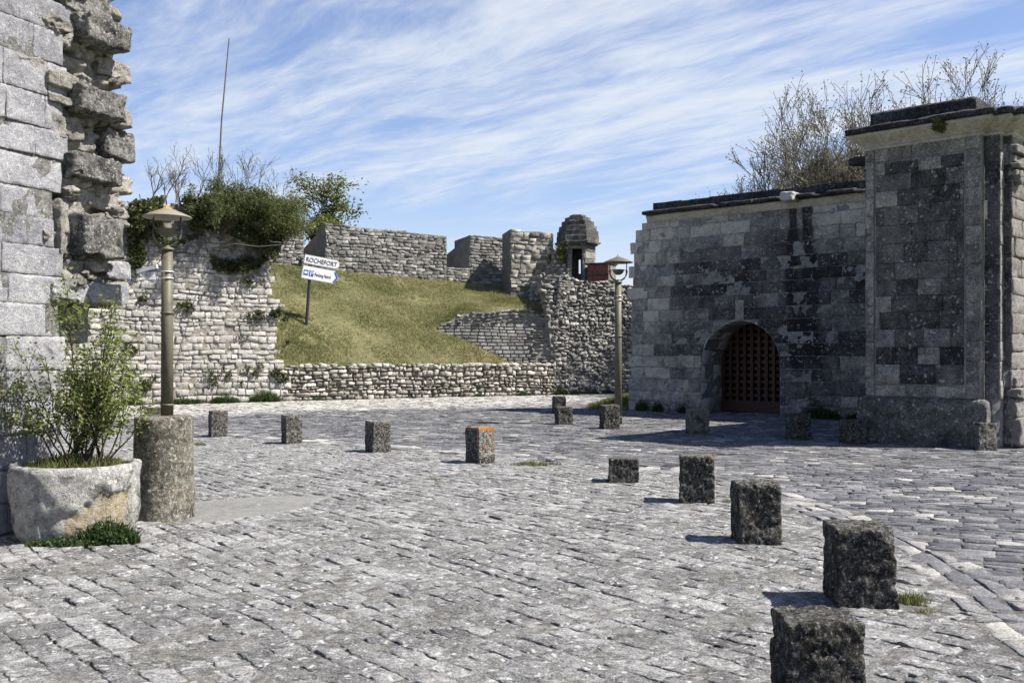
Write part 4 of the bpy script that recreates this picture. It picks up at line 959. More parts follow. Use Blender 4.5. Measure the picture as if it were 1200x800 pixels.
mb = MB(); sweep(mb, plan, [(zc0+.262, -.02), (zc0+.264, .26), (zc0+.34, .28), (zc0+.36, .24), (zc0+.42, .02), (zc0+.421, -.1)], .3, 0, 13, .03, .06); mb.build('cornice_slab', M['blackcap'], gp)
mb = MB(); sweep(mb, [(.05, .1), (1.8, .1), (1.8, 5.1), (.05, 5.1)], [(zc0+.40, .0), (zc0+.62, .0), (zc0+.66, -.03), (zc0+.661, -.1)], .35, 0, 15, .02, .07); mb.build('blocking_course', M['blackcap'], gp)
# scrolled capital and base of the pilaster, projecting stones
mb = MB(); cm = planemap(U3*2.27+B3*.33, B3, Z3, U3)
for i, (z0, z1, n_) in enumerate([(4.72, 4.86, .10), (4.58, 4.70, .05), (4.47, 4.57, .13), (4.35, 4.45, .09)]): rock(mb, .0, z0, .9, z1, -.1, n_, 300+i, k=14, pw=8, amp=.012, mpf=cm)
for i in range(9):
    a = i/8*PI*1.8; rock(mb, .12+.10*math.cos(a)*(1-i*.06), 4.28+.10*math.sin(a)*(1-i*.06), .22+.10*math.cos(a)*(1-i*.06), 4.38+.10*math.sin(a)*(1-i*.06), -.05, .12, 320+i, k=7, pw=4, amp=.01, mpf=cm)
mb.build('scroll_capital', M['column'], gp)
mb = MB()
for i, (u0_, z0, z1, n_) in enumerate([(-.02, 0, .48, .16), (0, .48, .8, .10), (.0, .8, .95, .15), (.03, .96, 1.12, .06)]): rock(mb, u0_, z0, 1.4, z1, -.1, n_, 330+i, k=18, pw=9, amp=.02, mpf=cm)
mb.build('pilaster_base', M['column'], gp)
mb = MB(); rock(mb, -.36, 4.82, .1, 4.95, -.35, -.02, 340, k=12, pw=7, amp=.02, mpf=fm); mb.build('projecting_stone', M['blackcap'], gp)

# ------------------------------------------------------------------ bollards
BG = 'stone bollards around the plaza'
def bollard(px, py, w, dpt, h, rz, seed, label, mat='bollard', topor=-.6, taper=.03, chip=0.):
    p = gnd(px, py); 
    k = 56 if py > 560 else 34; g = np.linspace(-1, 1, k); A, B = np.meshgrid(g, g); F_ = []
    for ax in range(3):
        for sg in (-1, 1):
            P = np.zeros((k, k, 3)); P[..., ax] = sg; P[..., (ax+1) % 3] = A if sg > 0 else B; P[..., (ax+2) % 3] = B if sg > 0 else A; F_.append(P.reshape(-1, 3))
    Q = np.concatenate(F_); r = (np.abs(Q)**34).sum(1)**(-1./34); Q = Q*r[:, None]
    hh = (h+.08)/2; S = np.array([w/2, dpt/2, hh]); W_ = Q*S; W_[:, :2] *= (1-taper*(Q[:, 2:3]+1)/2)
    D = np.stack([fbm(W_*5.5+seed*7.7, seed, 5), fbm(W_*5.5+seed*3.3+50, seed+1, 5), fbm(W_*5.5+seed*5.1+90, seed+2, 5)], -1)
    pit = np.clip(fbm(W_*17+seed, seed+5, 3)-.14, 0, 1); hf = fbm(W_*38+seed, seed+6, 3)
    W_ = W_+D*np.array([.020, .020, .014])-Q*pit[:, None]*.030+Q*hf[:, None]*.006
    if chip:
        c = np.array([w/2, -dpt/2, hh]); dd = np.linalg.norm(W_-c, axis=1); W_ += (np.array([0., 0, 0])-c)/np.linalg.norm(c)*np.clip(chip-dd, 0, 1)[:, None]*.8
    W_[:, 2] += hh-.08
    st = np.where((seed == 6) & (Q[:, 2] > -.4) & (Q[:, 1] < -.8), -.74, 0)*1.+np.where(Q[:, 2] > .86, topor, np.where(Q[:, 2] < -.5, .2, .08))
    mb = MB(); mb.add(W_, grid_faces(k, k, 6), .35+.2*D[:, 0], st)
    o = mb.build('stone_bollard', M[mat]); Y = p[1]+dpt*.45
    o.location = (p[0]*Y/p[1], Y, float(gz(p[0], Y))); o.rotation_euler = (rad(random.uniform(-1.5, 1.5)), rad(random.uniform(-1.5, 1.5)), rad(rz))
    return tag(o, label, 'bollard', BG)
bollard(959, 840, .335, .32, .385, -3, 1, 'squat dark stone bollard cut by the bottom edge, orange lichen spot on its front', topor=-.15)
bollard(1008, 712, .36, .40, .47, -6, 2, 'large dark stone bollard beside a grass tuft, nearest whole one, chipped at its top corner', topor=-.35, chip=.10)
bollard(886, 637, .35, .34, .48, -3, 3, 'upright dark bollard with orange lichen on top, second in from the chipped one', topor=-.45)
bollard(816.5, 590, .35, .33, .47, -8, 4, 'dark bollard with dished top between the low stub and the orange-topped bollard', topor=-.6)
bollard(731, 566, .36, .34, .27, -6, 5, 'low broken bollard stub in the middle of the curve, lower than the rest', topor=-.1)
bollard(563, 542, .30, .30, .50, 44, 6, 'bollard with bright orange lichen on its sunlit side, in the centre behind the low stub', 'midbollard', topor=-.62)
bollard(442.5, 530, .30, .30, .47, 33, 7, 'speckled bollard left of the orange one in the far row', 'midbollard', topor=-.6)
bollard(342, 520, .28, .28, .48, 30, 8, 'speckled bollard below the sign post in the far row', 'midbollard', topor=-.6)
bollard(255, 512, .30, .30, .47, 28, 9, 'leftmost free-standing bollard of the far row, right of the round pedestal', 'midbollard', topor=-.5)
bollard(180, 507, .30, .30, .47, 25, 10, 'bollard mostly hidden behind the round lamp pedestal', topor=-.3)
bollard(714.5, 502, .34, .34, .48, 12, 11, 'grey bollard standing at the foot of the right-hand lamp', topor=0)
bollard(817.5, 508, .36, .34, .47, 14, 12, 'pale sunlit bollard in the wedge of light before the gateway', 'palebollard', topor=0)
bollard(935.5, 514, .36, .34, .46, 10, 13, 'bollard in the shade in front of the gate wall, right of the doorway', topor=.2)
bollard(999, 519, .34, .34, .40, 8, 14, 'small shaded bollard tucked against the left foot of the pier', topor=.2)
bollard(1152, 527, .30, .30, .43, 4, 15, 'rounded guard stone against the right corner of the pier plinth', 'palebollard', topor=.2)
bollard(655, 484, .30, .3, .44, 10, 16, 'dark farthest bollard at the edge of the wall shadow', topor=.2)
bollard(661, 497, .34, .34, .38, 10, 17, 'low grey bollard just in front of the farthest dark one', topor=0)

# ------------------------------------------------------------------ lamps
def lamp(name, loc, pl, label, sc=1., flood=True):
    r = empty(name, loc, label=label, cat='street lamp', group='olive street lamps'); r.scale = (sc, sc, sc)
    mb = MB(); lathe(mb, [(.0, 0), (.056, 0), (.053, pl*.5), (.049, pl), (.0, pl)], k=24); mb.build('pole', M['olive'], r)
    for z in (.10, pl*.62):
        mb = MB(); lathe(mb, [(.050, z-.010), (.060, z-.010), (.061, z+.010), (.050, z+.010)], k=24); mb.build('pole_ring', M['olive'], r)
    for z in (pl-.20, pl-.26):
        mb = MB(); lathe(mb, [(.048, z-.006), (.059, z-.006), (.059, z+.006), (.048, z+.006)], k=24); mb.build('clamp_band', M['band'], r)
    mb = MB(); lathe(mb, [(.045, pl-.004), (.064, pl), (.064, pl+.012), (.03, pl+.03), (.02, pl+.045), (0, pl+.05)], k=24); mb.build('pole_head', M['olive'], r)
    mb = MB(); th = np.linspace(-PI, 0, 15); ry = .125; zc_ = pl+.03+ry; tube(mb, [(ry*math.cos(a), 0, zc_+ry*math.sin(a)) for a in th], .0125, 8); mb.build('yoke', M['olive'], r)
    for s_ in (-1, 1):
        mb = MB(); tube(mb, [(s_*ry, 0, zc_-.01), (s_*ry, 0, zc_+.155)], .008, 6); tube(mb, [(s_*ry, 0, zc_-.01), (s_*ry, 0, zc_+.03)], .015, 8); mb.build('rod', M['darkmetal'], r)
    mb = MB(); a = np.linspace(-PI/2, 0, 9); lathe(mb, [(.085*math.cos(x), zc_+.035+.075*math.sin(x)) for x in a]+[(.088, zc_+.04), (.0, zc_+.045)], k=24); mb.build('reflector_bowl', M['olive'], r)
    mb = MB()
    tube(mb, [(-ry, 0, zc_+.03), (ry, 0, zc_+.03)], .006, 6); mb.build('cross_rod', M['darkmetal'], r)
    ch = zc_+.14; mb = MB(); lathe(mb, [(.0, ch+.002), (.16, ch+.002), (.215, ch), (.222, ch+.004), (.215, ch+.012), (.13, ch+.05), (.05, ch+.082), (.03, ch+.088)], k=36); cp_ = mb.build('lamp_cap', M['cap' if flood else 'olive'], r)
    mb = MB(); lathe(mb, [(.045, ch+.083), (.03, ch+.096), (.012, ch+.10), (.014, ch+.12), (0, ch+.125)], k=16); mb.build('finial', M['rust'] if flood else M['cap'], r)
    if flood:
        mb = MB(); zz_ = pl-.19
        tube(mb, [(-.06, 0, zz_-.01), (-.12, -.01, zz_), (-.16, -.02, zz_+.02)], .011, 6); box(mb, (-.155, -.02, zz_-.05), (.11, .10, .07), .2); 
        Mr = Matrix.Rotation(-.25, 3, 'Y'); box(mb, (-.16, -.02, zz_+.01), (.19, .13, .035), rot=Mr); box(mb, (-.105, -.03, zz_-.09), (.03, .03, .06)); mb.build('floodlight', M['greybox'], r, smooth=False)
    else:
        mb = MB(); box(mb, (-.095, 0, pl-.16), (.07, .06, .06)); mb.build('junction_box', M['darkmetal'], r, smooth=False)
    return r
pedx, pedy = -3.2, 9.15; pzt = zt(0, 487, 9.15)
mb = MB(); pr = [(.262, -.04), (.262, .0)]+[(.262-.006*i, .04+(pzt-.06)*i/22) for i in range(23)]
pr = [(.274, -.04), (.271, .28), (.268, .29)]+[(.268-.0005*i, .27+(pzt-.30)*i/20) for i in range(21)]+[(.255, pzt-.015), (.235, pzt), (.0, pzt+.002)]
pr2 = [pr[0]];
for a, b in zip(pr[:-1], pr[1:]):
    m_ = max(1, int(math.hypot(b[0]-a[0], b[1]-a[1])/.04)); pr2 += [(a[0]+(b[0]-a[0])*t/m_, a[1]+(b[1]-a[1])*t/m_) for t in range(1, m_+1)]
lathe(mb, pr2, k=110, noise=.011, nf=8, seed=3, tint=.5); pd = mb.build('round_pedestal', M['pedestal']); pd.location = (pedx, pedy, float(gz(pedx, pedy)))
tag(pd, 'tall round mottled stone pedestal carrying the left lamp, beside the planter', 'pedestal')
lz = pzt+float(gz(pedx, pedy)); pl1 = zt(0, 293, 9.15)-lz
lamp('street_lamp', (pedx+.03, pedy, lz), pl1, 'olive street lamp with rusty finial and grey floodlight, standing on the round pedestal')
Y2 = 21.6; s2 = 1.46; lamp('street_lamp', (at(724.5, 400, Y2)[0], Y2, float(gz(2.3, Y2))), (zt(0, 331, Y2))/s2, 'tall olive street lamp rising from the ground between the bastion and the gate wall', s2, False)

# ------------------------------------------------------------------ planter
plx, ply = -3.62, 8.28
mb = MB(); prof = [(.43, -.03), (.465, .03), (.485, .10), (.492, .22), (.498, .40), (.500, .54), (.497, .575), (.48, .595), (.445, .60), (.43, .57), (.42, .50)]
pr2 = [prof[0]]
for a, b in zip(prof[:-1], prof[1:]):
    m_ = max(1, int(math.hypot(b[0]-a[0], b[1]-a[1])/.022)); pr2 += [(a[0]+(b[0]-a[0])*t/m_, a[1]+(b[1]-a[1])*t/m_) for t in range(1, m_+1)]
def plst(Vv):
    # old breaks: grey skin above, bare yellow stone below a wandering line
    return .25*fbm(Vv*2.5, 4, 2)
m0 = len(pr2); mb2 = MB(); lathe(mb2, pr2, k=200, noise=.034, nf=6, seed=6, stain=plst)
Vv = mb2.v[0]; a_ = np.arctan2(Vv[:, 1], Vv[:, 0]); zl = .32+.07*np.sin(a_*2+2.2)+.14*fbm(np.stack([a_*4, Vv[:, 2]*3, 0*a_], -1), 3, 4)
rr_ = np.hypot(Vv[:, 0], Vv[:, 1]); brk = np.clip((zl-Vv[:, 2])/.03, 0, 1)*(rr_ > .38)*np.clip((Vv[:, 2]-.02)/.02, 0, 1)
sect = (a_ > -1.75) & (a_ < -.2); Vv[:, :2] *= (1-.05*brk*sect)[:, None]; mb2.t[0] = .45+.2*a_*0; qf = mb2.loops[0].reshape(-1, 4); mb2.mi[0] = ((sect & (brk > .5))[qf].all(1) & (a_[qf]+.25*fbm(Vv[qf]*9, 5, 3) > -1.3).all(1)).astype(int)
pt = mb2.build('stone_planter', [M['planter'], M['broken']]); pt.location = (plx, ply, float(gz(plx, ply)))
tag(pt, 'round weathered stone planter trough with a bush growing in it at the lower left', 'planter')
mb = MB(); lathe(mb, [(.44, .52), (.3, .54), (.15, .555), (0, .56)], k=40, noise=.02, nf=9, seed=2); mb.build('soil', M['soil'], pt)

# ------------------------------------------------------------------ plants
def leaves(mb, C, size, tint, rs, flat=.0, aspect=.5, nrm=None):
    """small folded leaf blades, two quads each, around the points C"""
    n = len(C); size = np.broadcast_to(size, (n,))*rs.uniform(.6, 1.3, n)
    d = rs.normal(size=(n, 3)); d[:, 2] = d[:, 2]*(1-flat)-.15; d /= np.linalg.norm(d, axis=1)[:, None]
    up = rs.normal(size=(n, 3))+np.array([0, 0, .8]); 
    if nrm is not None: up = up*.6+nrm
    s_ = np.cross(d, up); s_ /= np.linalg.norm(s_, axis=1)[:, None]+1e-9; nn = np.cross(s_, d)
    L1 = size[:, None]; W1 = (size*aspect/2)[:, None]
    a = C; b = C+d*L1*.5+s_*W1-nn*W1*.3; c = C+d*L1; e = C+d*L1*.5-s_*W1-nn*W1*.3; m_ = C+d*L1*.5
    Vv = np.stack([a, b, c, e], 1).reshape(-1, 3); i = (np.arange(n)*4)[:, None]
    mb.add(Vv, np.concatenate([i+np.array([[0, 1, 2]]), i+np.array([[0, 2, 3]])]), np.repeat(np.broadcast_to(tint, (n,)), 4))
def branchy(mb, P, d, L, r, depth, rs, ends, spread=.5, up=.15, nseg=5, kids=(3, 5), rf=.62, lf=.66, sides=5, minr=.004, wig=.12, twigpts=None):
    pts = [np.array(P, float)]; d = np.array(d, float); d /= np.linalg.norm(d)
    for i in range(nseg):
        d = d+rs.normal(size=3)*wig+np.array([0, 0, up*.3]); d /= np.linalg.norm(d); pts.append(pts[-1]+d*L/nseg)
    pts = np.array(pts); rr = np.linspace(r, max(r*rf*.8, minr), nseg+1)
    tube(mb, pts, rr, sides if r > .02 else 3, cap=False)
    if twigpts is not None and depth <= 1: twigpts.extend(pts[1:])
    if depth == 0: ends.append((pts[-1], d)); return
    for k in range(rs.randint(*kids)):
        t = rs.uniform(.35, 1.) if k else 1.; i = min(int(t*nseg), nseg-1); f = t*nseg-i; q_ = pts[i]*(1-f)+pts[i+1]*f
        a = rs.normal(size=3); a -= d*np.dot(a, d); a /= np.linalg.norm(a); nd = d*math.cos(spread)+a*math.sin(spread)*rs.uniform(.6, 1.3)+np.array([0, 0, up])
        branchy(mb, q_, nd, L*lf*rs.uniform(.75, 1.2), max(r*rf*(1-.3*t), minr), depth-1, rs, ends, spread, up, max(3, nseg-1), kids, rf, lf, sides, minr, wig, twigpts)

# planter bush
rs = np.random.RandomState(19)
bush = empty('planter_bush', (plx, ply, .55), label='leafy green bush with thin dark stems growing out of the stone planter', cat='bush')
ms = MB(); ends = []; tw_ = []
for i in range(22):
    a = rs.uniform(0, 2*PI); lean = rs.uniform(.05, 1.0); 
    P = np.array([rs.uniform(-.2, .22), rs.uniform(-.2, .2), 0]); L = rs.uniform(.6, 1.0)*(1.0-.15*lean)
    branchy(ms, P, (math.cos(a)*lean, math.sin(a)*lean*.7, 1), L*.75, .011, 2, rs, ends, .55, .12, 6, (3, 5), .6, .5, 4, .0025, .10, tw_)
branchy(ms, (.02, -.05, 0), (.05, 0, 1), 1.05, .012, 2, rs, ends, .45, .3, 8, (3, 5), .6, .38, 4, .0025, .05, tw_)
branchy(ms, (.1, -.05, 0), (.33, 0, 1), 1.0, .011, 2, rs, ends, .45, .2, 8, (3, 5), .6, .4, 4, .0025, .06, tw_)
ms.build('stems', M['darkstem'], bush)
ml_ = MB(); tp = np.array(tw_); ep = np.array([e[0] for e in ends]); C = np.concatenate([tp, ep, ep, tp[rs.randint(len(tp), size=5000)]]); C = C+rs.normal(size=C.shape)*.036
C = C[(C[:, 2] > .0) & (rs.rand(len(C)) < .93)]
print('bush', len(C), C.min(0), C.max(0))
leaves(ml_, C, .036, np.clip(.5+.3*rs.normal(size=len(C)), 0, 1), rs, .3, .55); ml_.build('leaves', M['shrubleaf'], bush)
# grass and low growth in the planter
def clump(name, loc, rx, ry, n, h, w, mat, seed, label, cat='weeds', tint=.4, leafy=0, ls=.03, group=None, lean=.6):
    rs = np.random.RandomState(seed); a = rs.uniform(0, 2*PI, n); r = np.sqrt(rs.rand(n)); x = r*np.cos(a)*rx; y = r*np.sin(a)*ry
    P = np.stack([x, y, 0*x], -1); o = blades(name, P, h*(1.1-.6*r), w, M[mat], tint, seed, spread=.02, lean=lean, per=3, kind=None, label=label, cat=cat, group=group)
    o.location = loc
    if leafy:
        mb = MB(); m = leafy; a = rs.uniform(0, 2*PI, m); r = np.sqrt(rs.rand(m)); C = np.stack([r*np.cos(a)*rx, r*np.sin(a)*ry, rs.rand(m)*h*(1.05-.7*r)], -1)
        leaves(mb, C, ls, np.clip(.45+.3*rs.normal(size=m), 0, 1), rs, .3, .6); mb.build('leaves', M['weed'], o)
    return o
clump('planter_grass', (plx-.02, ply, .54), .38, .38, 420, .17, .006, 'grass', 3, 'green grass filling the soil of the stone planter', 'grass', .1)
clump('weed_clump', (plx+.42, ply-.38, 0.), .24, .11, 160, .22, .006, 'weed', 4, 'dense green weeds at the right foot of the stone planter', leafy=1500, ls=.032)
clump('weed_clump', (plx+.12, ply-.50, 0.), .30, .06, 60, .09, .006, 'weed', 5, 'low weeds along the front foot of the stone planter', leafy=500, ls=.03)
p = gnd(628, 545); clump('grass_tuft', (p[0], p[1]+.05, 0), .34, .14, 130, .07, .005, 'grass', 6, 'flat grass tuft in the paving right of the orange bollard', 'grass tuft', .15, lean=1.2)
p = gnd(1072, 708); clump('grass_tuft', (p[0], p[1]+.05, .0), .11, .07, 90, .075, .004, 'grass', 7, 'small bright grass tuft at the right foot of the chipped bollard', 'grass tuft', .2)
p = gnd(1087, 717); clump('grass_tuft', (p[0], p[1], .0), .06, .03, 25, .04, .003, 'grass', 8, 'tiny yellow tuft in a joint just right of the chipped bollard tuft', 'grass tuft', .5)
p = gnd(850, 588); clump('grass_tuft', (p[0], p[1], .0), .06, .04, 30, .04, .003, 'grass', 9, 'tiny tuft behind the orange-topped bollard', 'grass tuft', .3)
p = gnd(508, 562); clump('grass_tuft', (p[0], p[1], .0), .10, .05, 40, .03, .004, 'grass', 12, 'small grass tuft in the plaza front left of the orange bollard', 'grass tuft', .2)
p = gnd(232, 521); clump('grass_tuft', (p[0], p[1], .0), .13, .07, 45, .06, .005, 'grass', 13, 'small grass tuft beside the leftmost far bollard', 'grass tuft', .1)
# weeds along wall feet
def wall_weeds(A, B, xs, seed, h, label, off=.12, group='weeds along the wall feet'):
    A = np.array(A[:2]); B = np.array(B[:2]); d = (B-A)/np.linalg.norm(B-A); nn = np.array([d[1], -d[0]])
    for i, (t, sx, hh, lb) in enumerate(xs):
        p = A+(B-A)*t+nn*off; o = clump('wall_weed', (p[0], p[1], 0), sx, .14, int(90*sx/.3)+20, hh*.7, .008, 'weed', seed+i, lb, leafy=int(420*sx*hh/.12), ls=.05, group=group); o.rotation_euler = (0, 0, math.atan2(d[1], d[0]))
wall_weeds(IA, IB, [(.60, .35, .4, 'weeds at the foot of the white wall just right of the lamp pole'), (.73, .55, .35, 'wide weed patch at the foot of the white wall'), (.84, .45, .45, 'dark weeds under the broken right half of the white wall'), (.95, .5, .6, 'bushy weed clump at the right end of the white wall')], 60, .3, '')
wall_weeds(LA, LB, [(.10, .2, .2, 'small weeds near the left end of the low rubble wall'), (.42, .25, .16, 'small weeds at the middle of the low rubble wall'), (.68, .25, .2, 'weeds at the foot of the low rubble wall below the revetment'), (.86, .3, .25, 'weeds near the right end of the low rubble wall')], 70, .2, '')
wall_weeds(BA, BB, [(.03, .3, .4, 'weeds at the left corner of the rubble bastion'), (.13, .3, .25, 'weeds under the left part of the rubble bastion'), (.22, .35, .2, 'low weeds under the middle of the rubble bastion'), (.34, .3, .25, 'weeds at the bastion foot beside the lamp pole')], 80, .2, '')
wall_weeds(GA, GB, [(.06, .15, .5, 'dark weed at the left foot of the gate wall'), (.115, .12, .5, 'second dark weed at the left foot of the gate wall'), (.2, .15, .3, 'small weed left of the gateway jamb'), (.60, .5, .45, 'weed patch in deep shade right of the gateway'), (.72, .45, .35, 'shaded weeds between the gateway and the pier')], 90, .2, '')
# shaded grassy hump beside the lamp
mb = MB(); c0 = gnd(704, 478); k_ = 20; G1, G2 = np.meshgrid(np.linspace(-1, 1, k_), np.linspace(-1, 1, k_)); rr2 = np.clip(1-G1**2-G2**2, 0, 1)
mb.add(np.stack([G1*.85, G2*1.2, .42*rr2**.7*np.clip(.6+.6*G1, 0, 1)-.02+.03*fbm(np.stack([G1*3, G2*3, 0*G1], -1), 2, 2)], -1).reshape(-1, 3), grid_faces(k_, k_)); hp = mb.build('earth_mound', M['bank']); hp.location = (2.95, 28.2, 0)
tag(hp, kind='structure')
x = R.uniform(-.8, .8, 900); y = R.uniform(-1.1, 1.1, 900); r2 = np.clip(1-(x/.85)**2-(y/1.2)**2, 0, 1); okk = r2 > 0
blades('mound_grass', np.stack([x, y, .42*r2**.7*np.clip(.6+.6*x/.85, 0, 1)-.02], -1)[okk]+np.array([2.95, 28.2, 0]), .12, .01, M['grass'], .15, 4)

# ivy over the white wall
mp, U, V, N, L_ = facemap(IA, IB); q = lambda x, y: uv_of(x, y, IA, U, V, N)
rs = np.random.RandomState(33)
iv = empty('ivy', tuple(mp(np.array(q(240, 260)[0]), np.array(6.2), np.array(0.))), label='dark green ivy mass spilling over the top of the white limestone wall', cat='ivy'); O = np.array(iv.location)
def region(pts, n): 
    pp_ = [q(*a) for a in pts]; us = [p[0] for p in pp_]; vs_ = [p[1] for p in pp_]; out = []
    while len(out) < n:
        a = rs.uniform(min(us), max(us), n*2); b = rs.uniform(min(vs_), max(vs_), n*2); k = inpoly(a, b, pp_); out += list(zip(a[k], b[k]))
    return np.array(out[:n])
ml_ = MB()
def ivyfill(pts, n, size, thick, tint0, dens=0., mbx=None, ten=.1, fq=1.6):
    A = region(pts, n); keep = fbm(np.stack([A[:, 0]*fq, A[:, 1]*fq*.7, 0*A[:, 0]], -1), 9, 3) > dens; A = A[keep]
    th_ = thick*(.6+.8*fbm(np.stack([A[:, 0]*1.1, A[:, 1]*1.1, 0*A[:, 0]], -1), 10, 3)); nn = th_*(1-rs.rand(len(A))**2*.8)+.02
    C = mp(A[:, 0], A[:, 1], nn)-O; tt = np.clip(tint0+.22*rs.normal(size=len(A))+ten*fbm(np.stack([A[:, 0]*2, A[:, 1]*2, 0*A[:, 0]], -1), 14, 2), 0, 1); leaves(mbx or ml_, C, size, tt, rs, .2, .8, nrm=N*.9)
ivyfill([(150, 238), (200, 230), (240, 234), (262, 230), (262, 262), (215, 268), (190, 285), (170, 262), (150, 285)], 5500, .10, .5, .6, -.12)
ivyfill([(150, 250), (168, 250), (172, 300), (160, 322), (152, 310)], 1500, .10, .25, .45, -.1)
ivyfill([(262, 232), (300, 226), (322, 240), (330, 262), (326, 290), (318, 305), (300, 294), (280, 280), (255, 272), (225, 262), (240, 240)], 8500, .10, .9, .45, -.18)
ivyfill([(245, 300), (268, 305), (300, 300), (316, 300), (300, 316), (270, 320), (250, 315)], 900, .10, .15, .4, .0)
ivyfill([(176, 268), (215, 262), (240, 275), (205, 288), (180, 290)], 700, .09, .15, .5, .0)
for (cx_, cy_, r_, n_) in [(160, 350, 12, 120), (218, 360, 9, 60), (300, 372, 10, 60), (292, 330, 8, 60), (324, 372, 11, 220), (328, 400, 10, 200), (262, 445, 20, 160), (300, 440, 14, 130), (330, 440, 12, 150), (175, 455, 14, 140), (290, 395, 8, 40), (250, 345, 8, 40), (150, 410, 10, 60)]:
    ivyfill([(cx_-r_*1.5, cy_-r_*.3), (cx_+r_*.3, cy_-r_*1.1), (cx_+r_*1.2, cy_+r_*.2), (cx_+r_*.2, cy_+r_*.5), (cx_, cy_+r_*.7)], n_*3, .075, .10, .4, .08, fq=5.)
ml_.build('leaves', M['ivy'], iv)
mb = MB()
for k in range(26):
    A = region([(165, 262), (330, 262), (318, 300), (215, 292)], 1)[0]; pts = [mp(np.array(A[0]), np.array(A[1]), np.array(.12))-O]; dd = rs.normal(size=3)*.12
    for i in range(6): dd = dd+rs.normal(size=3)*.05+np.array([0, 0, -.01]); pts.append(pts[-1]+dd)
    tube(mb, pts, .016, 4, cap=False)
mb.build('vines', M['paletwig'], iv)
# feathery bush and twiggy shrubs on the wall top
def sprays(name, label, starts, n, L, mat, tint, seed, leafsz, up=.2, spread=.8, depth=2, r=.02, bare=.0, minr=.006, kids=(3, 6), jit=.05, per=6):
    rs = np.random.RandomState(seed); O = np.mean(starts, axis=0); e = empty(name, tuple(O), label=label, cat='shrub'); ms = MB(); ends = []; tw2 = []
    for i in range(n):
        s_ = starts[rs.randint(len(starts))]+rs.normal(size=3)*np.array([.25, .15, .1])*min(1, L)**2; a = rs.uniform(0, 2*PI); d = (math.cos(a)*spread*rs.rand(), math.sin(a)*spread*.6*rs.rand(), 1.)
        branchy(ms, s_-O, d, L*rs.uniform(.6, 1.15), r, depth, rs, ends, .6, up, 5, kids, .6, .6, 5, minr, .14, tw2)
    ms.build('stems', M['bark' if bare < .6 else 'paletwig'], e)
    tp = np.array(tw2+[x[0] for x in ends]); tp = np.repeat(tp, per, 0); tp = tp[rs.rand(len(tp)) > bare]; tp = tp+rs.normal(size=tp.shape)*jit
    mb = MB(); leaves(mb, tp, leafsz, np.clip(tint+.2*rs.normal(size=len(tp)), 0, 1), rs, 0, .28); mb.build('foliage', mat, e); return e
W_ = lambda px, py, n_: mp(np.array(q(px, py)[0]), np.array(q(px, py)[1]), np.array(n_))
sprays('feathery_bush', 'feathery dark green bush hanging over the right end of the white wall', [W_(x, y, .4) for x, y in [(250, 262), (268, 258), (285, 262), (300, 270), (312, 278), (275, 268), (240, 262)]], 34, .68, M['feather'], .5, 5, .10, up=.02, spread=1.5, jit=.09, per=9)
sprays('feathery_bush', 'light green feathery bush at the top of the bank, right of the dark one', [W_(x, y, .1) for x, y in [(318, 288), (324, 280), (330, 288), (322, 298)]], 26, .9, M['feather'], 1., 6, .09, up=.05, spread=1.2, jit=.1, per=7)
sprays('twiggy_shrub', 'leafless twiggy shrub rising above the ivy behind the left lamp', [W_(x, y, -.3) for x, y in [(196, 240), (206, 240), (214, 240)]], 9, .95, M['treeleaf'], .7, 8, .05, up=.15, spread=.45, bare=.72, jit=.03, r=.026, per=2, minr=.006)
sprays('twiggy_shrub', 'fine bare twigs sticking up from the ivy right of the mast', [W_(x, y, -.2) for x, y in [(262, 238), (280, 235), (300, 238), (318, 245)]], 14, 1.0, M['treeleaf'], .6, 9, .05, up=.12, spread=.9, bare=.7, jit=.04, r=.016, per=2, minr=.006)
# mast
pa = at(251, 236, 33.5); pb = at(268.5, 45, 33.5); mb = MB(); tube(mb, [np.array([0, 0, -2.2]), (pb-pa)*.5, (pb-pa)], [.034, .027, .018], 8); mo = mb.build('mast', M['paletwig']); mo.location = pa
tag(mo, 'thin leaning bare metal mast rising above the ivy against the sky', 'mast')

# trees
def tree(name, label, base, H, seed, depth, leafmat, leafsz, per, bare, spread=.55, up=.2, r=.12, lf=.68, kids=(3, 5), twig='bark', lean=(0, 0), first=.35, minr=.01, cat='tree', group=None, jit=.12, wig=.12, stems=1, tint=.5, asp=.6, wide=1.):
    rs = np.random.RandomState(seed); e = empty(name, tuple(base), label=label, cat=cat, group=group); ms = MB(); ends = []; tw2 = []
    for s_ in range(stems):
        a = rs.uniform(0, 2*PI); branchy(ms, np.array([math.cos(a), math.sin(a), 0])*.15*(stems > 1), (lean[0]+.35*math.cos(a)*(stems > 1), lean[1]+.2*math.sin(a)*(stems > 1), 1), H*first, r, depth, rs, ends, spread, up, 6, kids, .6, lf, 6, minr, wig, tw2)
    ms.build('trunk', M[twig], e); tp = np.array(tw2+[x[0] for x in ends]); k_ = H/tp[:, 2].max(); e.scale = (k_*wide, k_*wide, k_); print(name, 'top', tp[:, 2].max(), 'x', tp[:, 0].min(), tp[:, 0].max(), len(tp))
    tp = np.repeat(tp, per, 0); tp = tp[rs.rand(len(tp)) > bare]; tp = tp+rs.normal(size=tp.shape)*jit
    mb = MB(); leaves(mb, tp, leafsz, np.clip(tint+.25*rs.normal(size=len(tp)), 0, 1), rs, .2, asp); mb.build('crown', leafmat, e); return e
tree('small_tree', 'small round-headed green tree behind the rampart gap', (at(380, 300, 45)[0], 45, 4.5), 5.3, 12, 5, M['treeleaf'], .10, 4, .5, spread=.62, up=.08, r=.13, lf=.7, first=.28, wide=1.25, minr=.012, kids=(3, 5), jit=.12)
BT = 'bare trees behind the gate wall'
